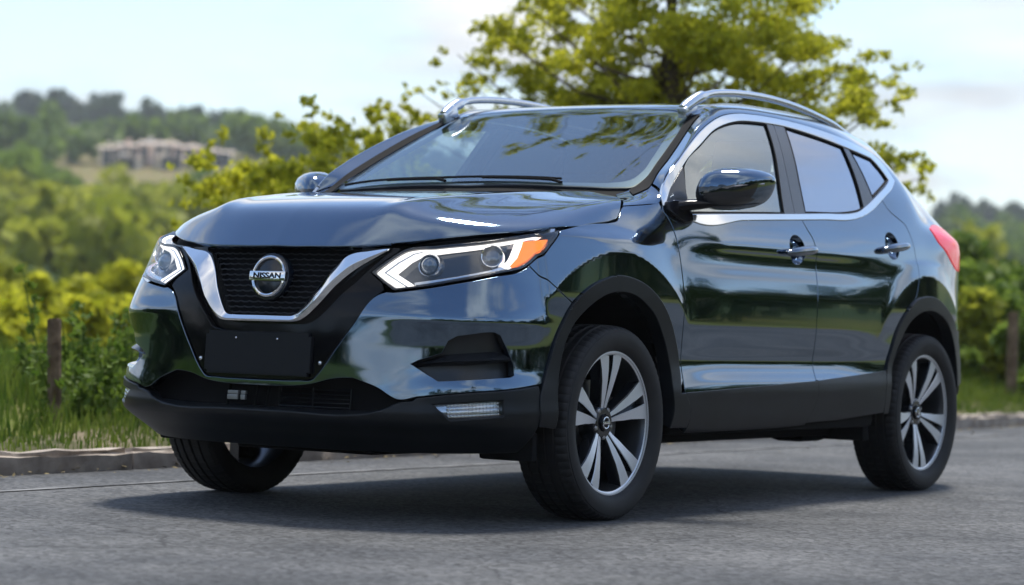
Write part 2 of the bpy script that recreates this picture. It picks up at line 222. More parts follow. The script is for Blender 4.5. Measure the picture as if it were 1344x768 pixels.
OL={'amber': [(1.0641, 0.9594), (1.1417, 0.9704), (1.1039, 0.9249), (1.0621, 0.895), (1.0058, 0.87), (0.9645, 0.8687)],
 'b_front': [(3.0295, 1.5244), (2.9243, 1.279), (2.8806, 1.1399)],
 'b_mid': [(3.0998, 1.5272), (3.0011, 1.2838), (2.9633, 1.1441)],
 'b_rear': [(3.1708, 1.5299), (3.0861, 1.2892), (3.0507, 1.1486)],
 'black_v': [(0.3992, 0.8342), (0.3344, 0.7581), (0.2284, 0.653), (0.2174, 0.6424), (0.1844, 0.6338), (0.047, 0.6275)],
 'blade': [(0.5981, 0.5372), (0.7021, 0.5756), (0.9225, 0.5859), (0.9483, 0.566), (0.8085, 0.5557)],
 'body_v': [(0.495, 0.7772), (0.4656, 0.7637), (0.3826, 0.6572), (0.3222, 0.5739), (0.2571, 0.4909), (0.2425, 0.4756), (0.1764, 0.4693), (0.0546, 0.4648)],
 'bumper_gap': [(1.0624, 0.8771), (1.1645, 0.7984), (1.2681, 0.7465), (1.3086, 0.7265)],
 'c_front': [(3.6853, 1.4837), (3.667, 1.2967), (3.6425, 1.2048)],
 'c_rear': [(3.7164, 1.4828), (3.7392, 1.363), (3.7532, 1.2498)],
 'chrome_in': [(2.0492, 1.2182), (2.0693, 1.2336), (2.1645, 1.3026), (2.3409, 1.3878), (2.5015, 1.4536), (2.6521, 1.493), (2.7811, 1.5129), (2.9205, 1.5215), (3.0347, 1.5249), (3.1718, 1.5268),
               (3.5356, 1.495), (3.6722, 1.4794), (3.9558, 1.4483), (4.0287, 1.3528), (3.9971, 1.3399), (3.8089, 1.2693), (3.6735, 1.2194), (3.5628, 1.1878), (3.4945, 1.1778), (3.0073, 1.1494),
               (2.1185, 1.1034)],
 'chrome_out': [(1.9601, 1.1511), (2.0277, 1.231), (2.1455, 1.3156), (2.3298, 1.4104), (2.4904, 1.4735), (2.6394, 1.5161), (2.7906, 1.5392), (2.9298, 1.5472), (3.1078, 1.5499), (3.3071, 1.5454),
                (3.5746, 1.5274), (3.7195, 1.4972), (4.042, 1.4737), (4.0569, 1.4511), (4.0832, 1.3687), (4.0845, 1.352), (4.0536, 1.3367), (3.8665, 1.266), (3.7091, 1.2052), (3.5873, 1.173),
                (3.5037, 1.1592), (2.9945, 1.1305), (2.1095, 1.0832), (2.0806, 1.0882)],
 'clad_f_in': [(1.1929, 0.5483), (1.2213, 0.6211), (1.263, 0.6788), (1.3222, 0.7322), (1.3914, 0.7746), (1.4641, 0.799), (1.5365, 0.8049), (1.6116, 0.7975), (1.6916, 0.7698), (1.7726, 0.7279),
               (1.8439, 0.6632), (1.8925, 0.6057), (1.9126, 0.545), (1.9035, 0.435), (1.9238, 0.3878), (1.9213, 0.3377), (1.9178, 0.3181)],
 'clad_f_out': [(1.0822, 0.3374), (1.0803, 0.4426), (1.1047, 0.491), (1.1307, 0.5475), (1.1648, 0.6278), (1.211, 0.6984), (1.2571, 0.7567), (1.3401, 0.8112), (1.4311, 0.8429), (1.5265, 0.8579),
                (1.6115, 0.8511), (1.6997, 0.8294), (1.7806, 0.7908), (1.8611, 0.7293), (1.9203, 0.6555), (1.972, 0.5502), (1.9656, 0.4424)],
 'clad_r_in': [(3.7639, 0.3868), (3.8019, 0.5222), (3.8428, 0.5905), (3.9, 0.6693), (3.9672, 0.7358), (4.0503, 0.7745), (4.1657, 0.7907), (4.2911, 0.7745), (4.4193, 0.7289)],
 'clad_r_out': [(3.7243, 0.4481), (3.7624, 0.5218), (3.8041, 0.6029), (3.8434, 0.6846), (3.9124, 0.7707), (4.0177, 0.8288), (4.1446, 0.8483), (4.2666, 0.8377), (4.3866, 0.7962), (4.5199, 0.7298)],
 'cup_f': [(2.8383, 1.0565), (2.9562, 0.9556)],
 'cup_r': [(3.8046, 1.1158), (3.8158, 0.9961)],
 'door_gap_f': [(1.9338, 1.1086), (1.9542, 1.0726), (1.971, 1.0233), (1.9746, 0.9622), (1.9687, 0.8842), (1.9782, 0.815), (1.9977, 0.676), (2.0238, 0.5811), (2.0144, 0.4892), (2.0038, 0.445),
                (2.018, 0.4197), (2.0409, 0.3914), (2.052, 0.3547), (2.0443, 0.3265)],
 'door_gap_m': [(2.9959, 1.1427), (3.0074, 1.1326), (3.0368, 1.0898), (3.0702, 1.0577), (3.077, 1.0212), (3.0829, 0.9602), (3.0657, 0.8587), (3.0561, 0.7852), (3.061, 0.6936), (3.0783, 0.6293),
                (3.1085, 0.5616), (3.0809, 0.4857), (3.0755, 0.4092), (3.0477, 0.3635), (3.0132, 0.3364)],
 'door_gap_r': [(3.8538, 1.2597), (3.8921, 1.2149), (3.9681, 1.181), (4.0284, 1.1535), (4.0492, 1.1005), (4.0545, 1.0346), (4.0478, 0.9551), (4.0364, 0.9284), (4.0253, 0.862), (3.9951, 0.8283)],
 'drl1': [(0.4207, 0.8385), (0.5295, 0.9182), (0.6625, 0.935)],
 'drl_b': [(0.4207, 0.8385), (0.5153, 0.7879), (0.5716, 0.7994)],
 'drl_in': [(0.5295, 0.9182), (0.6625, 0.935), (0.8973, 0.9588), (1.0689, 0.9815), (1.2014, 1.0016)],
 'emblem': [(0.0179, 0.8199)],
 'fog': [(0.6829, 0.4044), (0.9166, 0.4227), (0.9177, 0.385), (0.7257, 0.367)],
 'fogbez': [(0.6291, 0.4076), (0.9375, 0.4322), (0.9308, 0.3666), (0.7045, 0.3575)],
 'frit_in': [(-0.3292, 0.4782), (-0.4077, 0.6281), (-0.4982, 0.6554), (-0.6197, 0.6317), (-0.8265, 0.5822), (-1.0022, 0.5508)],
 'handle_f': [(2.7635, 0.9965), (3.0661, 1.0116)],
 'handle_r': [(3.6615, 1.0515), (3.983, 1.068)],
 'headlight': [(0.4207, 0.8385), (0.4734, 0.8823), (0.5295, 0.9182), (0.6625, 0.935), (0.8973, 0.9588), (1.0689, 0.9815), (1.2197, 1.0063), (1.1891, 0.9777), (1.1496, 0.9449), (1.1132, 0.9124),
               (1.0589, 0.8769), (1.0214, 0.8616), (0.9059, 0.8414), (0.7502, 0.8141), (0.6096, 0.7901), (0.517, 0.7777), (0.4729, 0.8049)],
 'hood_edge': [(0.1397, 0.9251), (0.2693, 0.9252), (0.3593, 0.9284), (0.4977, 0.9396), (0.584, 0.949), (0.7517, 0.968), (0.9395, 0.9884), (1.1621, 1.014), (1.4147, 1.038), (1.5816, 1.0528),
               (1.637, 1.0759), (1.7073, 1.1232), (1.727, 1.1518)],
 'hood_front': [(0.8214, -0.0033), (0.8168, 0.132), (0.8045, 0.2528), (0.7852, 0.3347), (0.7348, 0.4561), (0.6957, 0.5223), (0.6141, 0.6207), (0.5108, 0.7052), (0.3385, 0.7992), (0.1186, 0.8375),
                (-0.0388, 0.8416), (-0.0921, 0.8309), (-0.1555, 0.8041), (-0.4311, 0.6182)],
 'lamp_r': [(4.3199, 1.156), (4.322, 1.1157), (4.4083, 1.0651), (4.4942, 1.0102)],
 'lip_edge': [(0.1245, 0.3308), (0.3773, 0.3211), (0.5523, 0.3378), (0.9253, 0.364), (1.0685, 0.3866)],
 'lip_top': [(0.1362, 0.36), (0.3901, 0.3579), (0.5115, 0.3831), (0.5712, 0.4055), (0.6239, 0.4074), (0.9375, 0.4347), (1.0725, 0.4426)],
 'plate': [(0.2429, 0.6277), (0.2463, 0.4821)],
 'proj1': [(0.6268, 0.8648)],
 'proj2': [(0.9166, 0.9029)],
 'rail_low': [(0.0554, 0.4467), (0.2378, 0.4626), (0.3023, 0.479), (0.3586, 0.4861), (0.3903, 0.491), (0.4752, 0.4573), (0.5652, 0.4178), (0.623, 0.43), (0.782, 0.4486), (0.9471, 0.4626),
              (1.0754, 0.4782)],
 'sail': [(2.1442, 1.2869), (2.1162, 1.2082), (2.0814, 1.0959)],
 'sill_bot': [(2.1039, 0.2964), (2.5464, 0.2992), (2.892, 0.3046), (3.3179, 0.3251), (3.7645, 0.3537)],
 'sill_top': [(1.9373, 0.4426), (2.0038, 0.445), (2.5111, 0.4645), (3.0823, 0.4857), (3.1701, 0.4915), (3.5068, 0.5109), (3.7633, 0.5267)],
 'v_in': [(0.0398, 0.6844), (0.1394, 0.6841), (0.1698, 0.7063), (0.2202, 0.7763), (0.2644, 0.842), (0.2978, 0.8771), (0.3251, 0.8975), (0.4137, 0.9094), (0.4804, 0.9173)],
 'v_out': [(0.0425, 0.6645), (0.1435, 0.6636), (0.2, 0.6812), (0.2548, 0.7306), (0.3065, 0.7961), (0.3652, 0.8413), (0.4362, 0.8892), (0.4819, 0.916)],
 'vent': [(0.5981, 0.5372), (0.624, 0.5506), (0.7021, 0.5756), (0.7218, 0.6164), (0.7523, 0.6374), (0.8495, 0.6539), (0.886, 0.6548), (0.9084, 0.6414), (0.9378, 0.5988), (0.9715, 0.541),
          (0.9698, 0.5093), (0.8999, 0.4984), (0.6925, 0.4836)],
 'ws_edge': [(-0.264, 0.0087), (-0.3013, 0.4961), (-0.3657, 0.6542), (-0.4164, 0.6888), (-0.489, 0.694), (-0.6189, 0.6712), (-0.8419, 0.623), (-1.0479, 0.5758), (-1.0673, 0.491), (-1.0735, 0.2532),
             (-1.0833, -0.0052)],
 'ws_far': [(-0.4912, 0.7729), (-0.7261, 0.8106), (-1.1514, 0.8508), (-1.0827, 0.6072), (-1.0864, 0.521), (-1.0765, 0.1602)]}
# ============ helpers ============
def mat(name,base,rough=.5,metal=0.,coat=0.,coat_rough=.03,spec=.5,emit=None,**k):
    m=bpy.data.materials.new(name);m.use_nodes=True;b=m.node_tree.nodes['Principled BSDF']
    b.inputs['Base Color'].default_value=(*base,1);b.inputs['Roughness'].default_value=rough;b.inputs['Metallic'].default_value=metal
    b.inputs['Coat Weight'].default_value=coat;b.inputs['Coat Roughness'].default_value=coat_rough;b.inputs['Specular IOR Level'].default_value=spec
    if emit: b.inputs['Emission Color'].default_value=(*emit[0],1);b.inputs['Emission Strength'].default_value=emit[1]
    return m
def nodes(m): return m.node_tree.nodes,m.node_tree.links,m.node_tree.nodes['Principled BSDF']
def noise_var(m,c0,c1,scale,detail=6,lo=.35,hi=.65,bump=0,bscale=None,bdist=.01,coord='Object'):
    n,l,b=nodes(m);t=n.new('ShaderNodeTexCoord');x=n.new('ShaderNodeTexNoise');x.inputs['Scale'].default_value=scale;x.inputs['Detail'].default_value=detail
    l.new(t.outputs[coord],x.inputs['Vector']);r=n.new('ShaderNodeValToRGB');r.color_ramp.elements[0].position=lo;r.color_ramp.elements[1].position=hi
    r.color_ramp.elements[0].color=(*c0,1);r.color_ramp.elements[1].color=(*c1,1);l.new(x.outputs['Fac'],r.inputs['Fac']);l.new(r.outputs['Color'],b.inputs['Base Color'])
    if bump:
        y=n.new('ShaderNodeTexNoise');y.inputs['Scale'].default_value=bscale or scale*4;y.inputs['Detail'].default_value=4;l.new(t.outputs[coord],y.inputs['Vector'])
        u=n.new('ShaderNodeBump');u.inputs['Strength'].default_value=bump;u.inputs['Distance'].default_value=bdist;l.new(y.outputs['Fac'],u.inputs['Height']);l.new(u.outputs['Normal'],b.inputs['Normal'])
    return m
def glassmat(name,tint,refl_lo,refl_hi,gcol=(1,1,1)):
    m=bpy.data.materials.new(name);m.use_nodes=True;n=m.node_tree.nodes;l=m.node_tree.links;n.clear()
    o=n.new('ShaderNodeOutputMaterial');mx=n.new('ShaderNodeMixShader');t=n.new('ShaderNodeBsdfTransparent');g=n.new('ShaderNodeBsdfGlossy')
    t.inputs['Color'].default_value=(*tint,1);g.inputs['Roughness'].default_value=.0;g.inputs['Color'].default_value=(*gcol,1)
    f=n.new('ShaderNodeLayerWeight');f.inputs['Blend'].default_value=.35;mr=n.new('ShaderNodeMapRange');mr.inputs['To Min'].default_value=refl_lo;mr.inputs['To Max'].default_value=refl_hi
    l.new(f.outputs['Facing'],mr.inputs['Value']);l.new(mr.outputs[0],mx.inputs[0]);l.new(t.outputs[0],mx.inputs[1]);l.new(g.outputs[0],mx.inputs[2]);l.new(mx.outputs[0],o.inputs[0])
    return m
def tag(o,label=None,cat=None,group=None,kind=None):
    if label:o['label']=label
    if cat:o['category']=cat
    if group:o['group']=group
    if kind:o['kind']=kind
    return o
def empty(name,loc=(0,0,0),rz=0.):
    o=bpy.data.objects.new(name,None);COL.objects.link(o);o.location=loc;o.rotation_euler=(0,0,rz);o.empty_display_size=.2;return o
def mesh_obj(name,V,F,mats,parent=None,smooth=True,normals=None,mi=None,autosharp=None):
    me=bpy.data.meshes.new(name)
    me.from_pydata([tuple(map(float,v)) for v in V],[],[tuple(int(i) for i in f) for f in F])
    if not isinstance(mats,(list,tuple)): mats=[mats]
    for m in mats: me.materials.append(m)
    if mi is not None: me.polygons.foreach_set('material_index',np.asarray(mi,dtype=np.int32))
    me.polygons.foreach_set('use_smooth',np.full(len(me.polygons),bool(smooth)))
    me.update()
    if normals is not None: me.normals_split_custom_set_from_vertices([tuple(map(float,v)) for v in normals])
    elif autosharp is not None: me.set_sharp_from_angle(angle=autosharp)
    o=bpy.data.objects.new(name,me);COL.objects.link(o)
    if parent: o.parent=parent
    return o
class MB:
    """collects shapes into one mesh"""
    def __init__(s): s.V=[];s.F=[];s.m=[]
    def add(s,V,F,mi=0):
        o=len(s.V);s.V+= [tuple(v) for v in V];s.F+=[tuple(i+o for i in f) for f in F];s.m+=[mi]*len(F);return s
    def box(s,c,h,mi=0,rot=None,bev=0.):
        bm=bmesh.new();bmesh.ops.create_cube(bm,size=2)
        for v in bm.verts: v.co=Vector((v.co.x*h[0],v.co.y*h[1],v.co.z*h[2]))
        if bev: bmesh.ops.bevel(bm,geom=bm.edges[:],offset=bev,segments=2,affect='EDGES',profile=.6)
        for v in bm.verts:
            p=v.co
            if rot is not None: p=rot@p
            v.co=p+Vector(c)
        bm.verts.index_update();s.add([v.co[:] for v in bm.verts],[[v.index for v in f.verts] for f in bm.faces],mi);bm.free();return s
    def tube(s,P,r,n=8,mi=0,caps=True,flat=None):
        P=[Vector(p) for p in P];k=len(P)
        if not hasattr(r,'__len__'): r=[r]*k
        V=[];F=[];up=Vector((0,0,1))
        for i,p in enumerate(P):
            t=(P[min(i+1,k-1)]-P[max(i-1,0)]).normalized();a=t.cross(up)
            if a.length<1e-3:a=t.cross(Vector((1,0,0)))
            a.normalize();b=a.cross(t).normalized()
            for j in range(n):
                q=2*math.pi*j/n;ra=r[i];rb=r[i]*(flat or 1)
                V.append(p+a*math.cos(q)*ra+b*math.sin(q)*rb)
        for i in range(k-1):
            for j in range(n): F.append((i*n+j,i*n+(j+1)%n,(i+1)*n+(j+1)%n,(i+1)*n+j))
        if caps: F.append(tuple(range(n))[::-1]);F.append(tuple((k-1)*n+j for j in range(n)))
        return s.add([v[:] for v in V],F,mi)
    def build(s,name,mats,parent=None,smooth=True,autosharp=R(35)):
        return mesh_obj(name,s.V,s.F,mats,parent,smooth,mi=s.m,autosharp=autosharp if smooth else None)
def resample(P,step,closed=True,corner=R(28)):
    """polyline -> dense, keeping corners"""
    P=[np.array(p,float) for p in P];out=[];n=len(P);rngs=range(n if closed else n-1)
    for i in rngs:
        a,b=P[i],P[(i+1)%n];k=max(1,int(np.ceil(np.linalg.norm(b-a)/step)))
        for j in range(k): out.append(a+(b-a)*j/k)
    if not closed: out.append(P[-1])
    return np.array(out)
def curve(P,step=.012,tension=.5):
    """open Catmull-Rom through points, even steps"""
    P=np.array(P,float)
    if len(P)<3: return resample(P,step,False)
    E=np.vstack([2*P[0]-P[1],P,2*P[-1]-P[-2]]);out=[]
    for i in range(len(P)-1):
        p0,p1,p2,p3=E[i:i+4];L_=np.linalg.norm(p2-p1);k=max(2,int(np.ceil(L_/step)))
        # centripetal-ish: limit tangents
        d0=max(np.linalg.norm(p1-p0),1e-6);d1=max(L_,1e-6);d2=max(np.linalg.norm(p3-p2),1e-6)
        m1=d1*((p1-p0)/d0*d1+(p2-p1)/d1*d0)/(d0+d1);m2=d1*((p2-p1)/d1*d2+(p3-p2)/d2*d1)/(d1+d2)
        for j in range(k):
            t=j/k;out.append((2*t**3-3*t*t+1)*p1+(t**3-2*t*t+t)*m1+(-2*t**3+3*t*t)*p2+(t**3-t*t)*m2)
    out.append(P[-1]);return np.array(out)
def pip(pt,poly):
    x,y=pt[:,0],pt[:,1];c=np.zeros(len(pt),bool);n=len(poly);j=n-1
    for i in range(n):
        xi,yi=poly[i];xj,yj=poly[j]
        if yi!=yj:
            m=((yi>y)!=(yj>y))&(x<(xj-xi)*(y-yi)/(yj-yi)+xi);c^=m
        j=i
    return c
def inset(poly,d):
    P=np.asarray(poly);a=np.roll(P,1,0);b=np.roll(P,-1,0)
    area=.5*np.sum(P[:,0]*np.roll(P[:,1],-1)-np.roll(P[:,0],-1)*P[:,1]);s=1 if area>0 else -1
    e1=P-a;e2=b-P;e1/=np.maximum(np.linalg.norm(e1,axis=1),1e-9)[:,None];e2/=np.maximum(np.linalg.norm(e2,axis=1),1e-9)[:,None]
    n1=np.stack([-e1[:,1],e1[:,0]],1)*s;n2=np.stack([-e2[:,1],e2[:,0]],1)*s
    m=n1+n2;q=np.maximum((m*n1).sum(1),.5);return P+m/q[:,None]*d
SURF={'L':L,'H':HOOD,'R':ROOF}
def frame(f,u,v,d):
    e=8e-4
    P=f(u,v,d);n=np.cross(f(u+e,v,d)-f(u-e,v,d),f(u,v+e,d)-f(u,v-e,d));n/=np.linalg.norm(n,axis=-1)[:,None]
    return P,n
def panel(name,kind,poly,m,parent=None,d=0.,res=.014,holes=(),gap=.0016,flange=.014,edge=.0022,mirror=False,step=None,outsgn=None):
    """a skin panel cut out of a body surface: smooth face, rounded edge, folded-in flange"""
    f=SURF[kind];step=step or res*.7
    loops=[]
    for k,p in enumerate([poly]+list(holes)):
        p=np.asarray(p,float)
        seg=np.linalg.norm(np.roll(p,-1,0)-p,axis=1).mean()
        q=resample(p,step) if seg>step*1.3 else p
        keep=[0]
        for i in range(1,len(q)):
            if np.linalg.norm(q[i]-q[keep[-1]])>step*.35: keep.append(i)
        if np.linalg.norm(q[keep[-1]]-q[0])<step*.35: keep.pop()
        q=q[keep]
        loops.append(inset(q,gap if k==0 else -gap))
    B=np.vstack(loops);E=[];o=0
    for q in loops:
        n=len(q);E+=[(o+i,o+(i+1)%n) for i in range(n)];o+=n
    lo=B.min(0);hi=B.max(0)
    gx=np.arange(lo[0]+res*.5,hi[0],res);gy=np.arange(lo[1]+res*.5,hi[1],res)
    G=np.stack(np.meshgrid(gx,gy,indexing='ij'),-1).reshape(-1,2)
    ins=pip(G,loops[0])
    for q in loops[1:]: ins&=~pip(G,q)
    G=G[ins]
    # drop grid points hugging the boundary
    if len(G):
        ok=np.ones(len(G),bool)
        for k in range(0,len(B),64):
            ok&=(((G[:,None]-B[None,k:k+64])**2).sum(-1).min(1)>(res*.5)**2)
        G=G[ok]
    pts=np.vstack([B,G]) if len(G) else B
    r=geometry.delaunay_2d_cdt([Vector(p) for p in pts],E,[],0,1e-7,True)
    pv=np.array([(v.x,v.y) for v in r[0]]);tri=np.array([t for t in r[2] if len(t)==3])
    cen=pv[tri].mean(1);ok=pip(cen,loops[0])
    for q in loops[1:]: ok&=~pip(cen,q)
    tri=tri[ok]
    P,n=frame(f,pv[:,0],pv[:,1],d)
    # orientation: outward
    ref=P-np.array([-1.2,0,.75]);sg=np.sign(np.sum(n*ref))
    if outsgn: sg=outsgn
    n=n*sg
    a,b,c=P[tri[:,0]],P[tri[:,1]],P[tri[:,2]]
    fl=(np.cross(b-a,c-a)*n[tri].sum(1)).sum(1)<0
    tri[fl]=tri[fl][:,::-1]
    V=list(P);NN=list(n);F=[tuple(t) for t in tri]
    if flange:
        # boundary edges from triangles
        cnt={}
        for t in tri:
            for i in range(3):
                e=(t[i],t[(i+1)%3]);cnt[e]=cnt.get(e,0)+1
        be=[e for e in cnt if (e[1],e[0]) not in cnt]
        nxt={};out={}
        for x,y in be:
            t=P[y]-P[x];t=t/max(np.linalg.norm(t),1e-9)
            ov=np.cross(t,n[x]);out[x]=out.get(x,0)+ov;out[y]=out.get(y,0)+np.cross(t,n[y])
        rings={}
        for x,ov in out.items():
            ov=ov/max(np.linalg.norm(ov),1e-9);i0=len(V)
            p=P[x];nn=n[x]
            V.append(p+ov*edge*.6-nn*edge*.25);NN.append(nn*.7+ov*.7)
            V.append(p+ov*edge-nn*edge);NN.append(ov)
            V.append(p+ov*edge-nn*flange);NN.append(ov)
            NN[x]=nn
            rings[x]=(x,i0,i0+1,i0+2)
        for x,y in be:
            A,B_=rings[x],rings[y]
            for k in range(3): F.append((A[k+1],B_[k+1],B_[k],A[k]))
    V=np.array(V);NN=np.array(NN)
    o=mesh_obj(name,V,F,m,parent,True,NN)
    if not mirror: return o
    V2=V*[1,-1,1];N2=NN*[1,-1,1]
    o2=mesh_obj(name,V2,[t[::-1] for t in F],m,parent if mirror is True else mirror,True,N2)
    return o,o2
def mirror_obj(o,parent):
    me=o.data;V=np.empty(len(me.vertices)*3);me.vertices.foreach_get('co',V);V=V.reshape(-1,3)*[1,-1,1]
    F=[tuple(p.vertices)[::-1] for p in me.polygons];mi=[p.material_index for p in me.polygons]
    q=mesh_obj(o.name.split('.')[0],V,F,[m for m in me.materials],parent,True,mi=mi,autosharp=R(35));return q
def loft(A,B,n=10,prof=None):
    """grid between two equally sampled polylines (k,3)"""
    pass
def resamp3(P,k):
    P=np.asarray(P,float);t=np.concatenate([[0],np.cumsum(np.linalg.norm(np.diff(P,axis=0),axis=1))]);q=np.linspace(0,t[-1],k)
    return np.stack([np.interp(q,t,P[:,i]) for i in range(P.shape[1])],1)
def strip(name,G,m,parent,normals=None,closed=False,autosharp=R(40)):
    """G (k,n,3) grid -> mesh"""
    k,n=G.shape[:2];V=G.reshape(-1,3);F=[]
    for i in range(k-1):
        for j in range(n-1 if not closed else n):
            j2=(j+1)%n;F.append((i*n+j,(i+1)*n+j,(i+1)*n+j2,i*n+j2))
    return mesh_obj(name,V,F,m,parent,True,None if normals is None else normals.reshape(-1,3),autosharp=None if normals is not None else autosharp)
# ============ materials of the car ============
PAINT=mat('paint_dark_teal',(.125,.180,.250),.045,1.0,coat=1.0,coat_rough=.008)
_n,_l,_b=nodes(PAINT);_t=_n.new('ShaderNodeTexCoord');_x=_n.new('ShaderNodeTexNoise');_x.inputs['Scale'].default_value=900;_l.new(_t.outputs['Object'],_x.inputs['Vector'])
_u=_n.new('ShaderNodeBump');_u.inputs['Strength'].default_value=.04;_u.inputs['Distance'].default_value=.0006;_l.new(_x.outputs['Fac'],_u.inputs['Height']);_l.new(_u.outputs['Normal'],_b.inputs['Normal'])
_ox=_n.new('ShaderNodeTexNoise');_ox.inputs['Scale'].default_value=38;_ox.inputs['Detail'].default_value=2;_l.new(_t.outputs['Object'],_ox.inputs['Vector'])
_ou=_n.new('ShaderNodeBump');_ou.inputs['Strength'].default_value=.02;_ou.inputs['Distance'].default_value=.002;_l.new(_ox.outputs['Fac'],_ou.inputs['Height']);_l.new(_ou.outputs['Normal'],_b.inputs['Coat Normal'])
BLACKG=mat('gloss_black',(.004,.004,.006),.12,0,coat=0.,spec=.28)
CLAD=noise_var(mat('textured_black_plastic',(.014,.016,.019),.38,0,spec=.34),(.006,.008,.010),(.011,.013,.016),9,bump=.25,bscale=900,bdist=.0008)
MATTE=mat('matte_black',(.006,.006,.007),.8,0,spec=.2)
RUBBER=noise_var(mat('tyre_rubber',(.016,.016,.018),.62,0,spec=.4),(.013,.013,.014),(.022,.021,.021),14,bump=.2,bscale=400,bdist=.001)
CHROME=mat('bright_chrome',(.86,.87,.88),.045,1.)
SATIN=mat('satin_aluminium',(.74,.76,.79),.24,1.)
MACH=mat('machined_alloy',(.80,.82,.86),.34,.60)
WBLACK=mat('wheel_black_paint',(.012,.014,.018),.18,.1,coat=.6)
GLASS=glassmat('windscreen_glass',(.74,.86,.82),.035,.60,(.90,.97,1.))
SGLASS=glassmat('side_glass',(.84,.95,.93),.16,.80,(.95,.99,.98))
PGLASS=glassmat('privacy_glass',(.035,.035,.042),.34,.90,(.92,.93,1.))
LENS=glassmat('lamp_lens',(.95,.96,.97),.045,.35)
DRL=mat('white_light_guide',(.92,.90,.86),.22,0,coat=.4,emit=((1.,.94,.88),.55))
AMBER=mat('amber_reflector',(.95,.20,.005),.35,0,coat=.2,emit=((1.,.20,.005),.45))  # passive reflector, not a lamp: emission adds a glow to brighten its orange
RED=mat('red_lamp',(.65,.006,.010),.15,0,coat=.25,emit=((1,.015,.02),.12))
REFL=mat('lamp_reflector',(.55,.58,.62),.16,.9)
VENTM=mat('vent_satin_black',(.022,.024,.028),.26,spec=.5)
CABIN=mat('cabin_black',(.018,.018,.02),.75)
SEAT=noise_var(mat('seat_cloth',(.03,.03,.033),.85),(.025,.025,.028),(.04,.04,.043),60)
LINER=mat('headliner_grey',(.32,.32,.31),.9)
DISC=mat('brake_steel',(.42,.42,.43),.32,1.)
HANDLE=mat('handle_dark_chrome',(.16,.19,.23),.10,1.,coat=.8)
car=empty('car')
tag(car,'dark teal-black compact SUV with silver roof rails parked beside the kerb','car')
# ============ body panels ============
def mir(P): return [(-a,b) for a,b in P[::-1]]
def sym(P,ax=0): # near half starting and ending on the centre line -> full loop
    Q=[((-a if ax==0 else a),(b if ax==0 else -b)) for a,b in P[::-1]]
    return list(P)+[q for q in Q if abs(q[ax])>1e-4]
hl=OL['headlight'];gapb=[(1.0624,.8771),(1.1656,.7985),(1.2535,.7545)]
cfo=OL['clad_f_out'];cfi=OL['clad_f_in'];cro=OL['clad_r_out'];cri=OL['clad_r_in']
dgf=[(1.9234,1.1081),(1.9471,1.0723),(1.9640,1.0232),(1.9730,.9623),(1.9790,.8843),(1.9850,.8),(1.9890,.70),(1.9967,.5814),(2.0030,.4894)]
dgm=[(2.9959,1.1427),(3.0074,1.1326),(3.0368,1.0898),(3.0640,1.0577),(3.0760,1.0212),(3.0780,.9602),(3.0730,.8587),(3.0690,.7852),(3.0690,.6936),(3.0740,.6293),(3.0800,.5616),(3.0790,.4857)]
dgr=[(3.8538,1.2597),(3.8921,1.2149),(3.9660,1.181),(4.0200,1.1535),(4.0460,1.1005),(4.0560,1.0346),(4.0570,.9556),(4.0480,.9085),(4.0330,.862),(4.010,.8233)]
C2=lambda P,st=.012:[tuple(p) for p in curve(P,st)]
def ring_pts(P): return C2(P)
# bonnet
hf=[(.8214,0),(.8175,.132),(.8045,.2528),(.7851,.3346),(.7349,.4562),(.6961,.5225),(.615,.6214),(.5141,.7074),(.3452,.8005),(.21,.8365),(.1,.8400),(-.02,.8400),(-.075,.8345),(-.1300,.812),(-.185,.778),(-.228,.733),(-.262,.66),(-.282,.5),(-.288,.25),(-.288,0)]
hood=panel('hood','H',sym(C2(hf[:11])+C2(hf[10:])[1:],1),PAINT,car,res=.013,gap=.002,flange=.02,edge=.004)
# bumper with the vent openings
vent=[(.5961,.5371),(.6225,.5505),(.7019,.5755),(.7218,.6164),(.7524,.6330),(.8495,.6480),(.884,.6490),(.9084,.6394),(.9378,.5988),(.9690,.541),(.9700,.5093),(.955,.502),(.8999,.4984),(.6925,.4836)]
bv=[(.04,.4652),(.1778,.4680),(.2383,.4740),(.2568,.4909),(.3201,.5739),(.3811,.6572),(.4656,.7637),(.4930,.7735)]
bm_near=[(0,.4652)]+C2(bv)+[(a,b-.006) for a,b in C2([hl[15],hl[14],hl[13],hl[12],hl[11],hl[10]])]+C2(gapb)+C2([(1.2535,.7545),cfo[5],cfo[4],cfo[3],cfo[2],(1.092,.4790)])+C2(OL['rail_low'][::-1][:4])+C2([(.6232,.43),(.5655,.4178),(.4761,.4574),(.3899,.485)])[1:]+C2([(.3899,.485),(.3586,.4840),(.3028,.477),(.2395,.4607),(.0586,.4469),(0,.4465)])[1:]
bumper=panel('bumper','L',sym(bm_near),PAINT,car,res=.011,gap=.002,flange=.03,holes=[vent,[(-a,b) for a,b in vent]])
# fenders
ftop=[(1.7000,1.115),(1.78,1.122),(1.86,1.130),(1.925,1.140)]
fen=C2([hl[6],(1.4139,1.0379),(1.5600,1.0500),(1.605,1.058),(1.6314,1.0746),(1.665,1.098),(1.700,1.115)])+C2(ftop)[1:]+C2([(1.9255,1.115)]+dgf[1:])+[(1.968,.446)]+C2(cfo[::-1][:11]+[(1.2535,.7545)])+C2(gapb[::-1])[1:]+C2([hl[10],hl[9],hl[8],hl[7],hl[6]])[1:-1]
panel('fender','L',fen,PAINT,car,res=.011,mirror=True,gap=.0042,flange=.02)
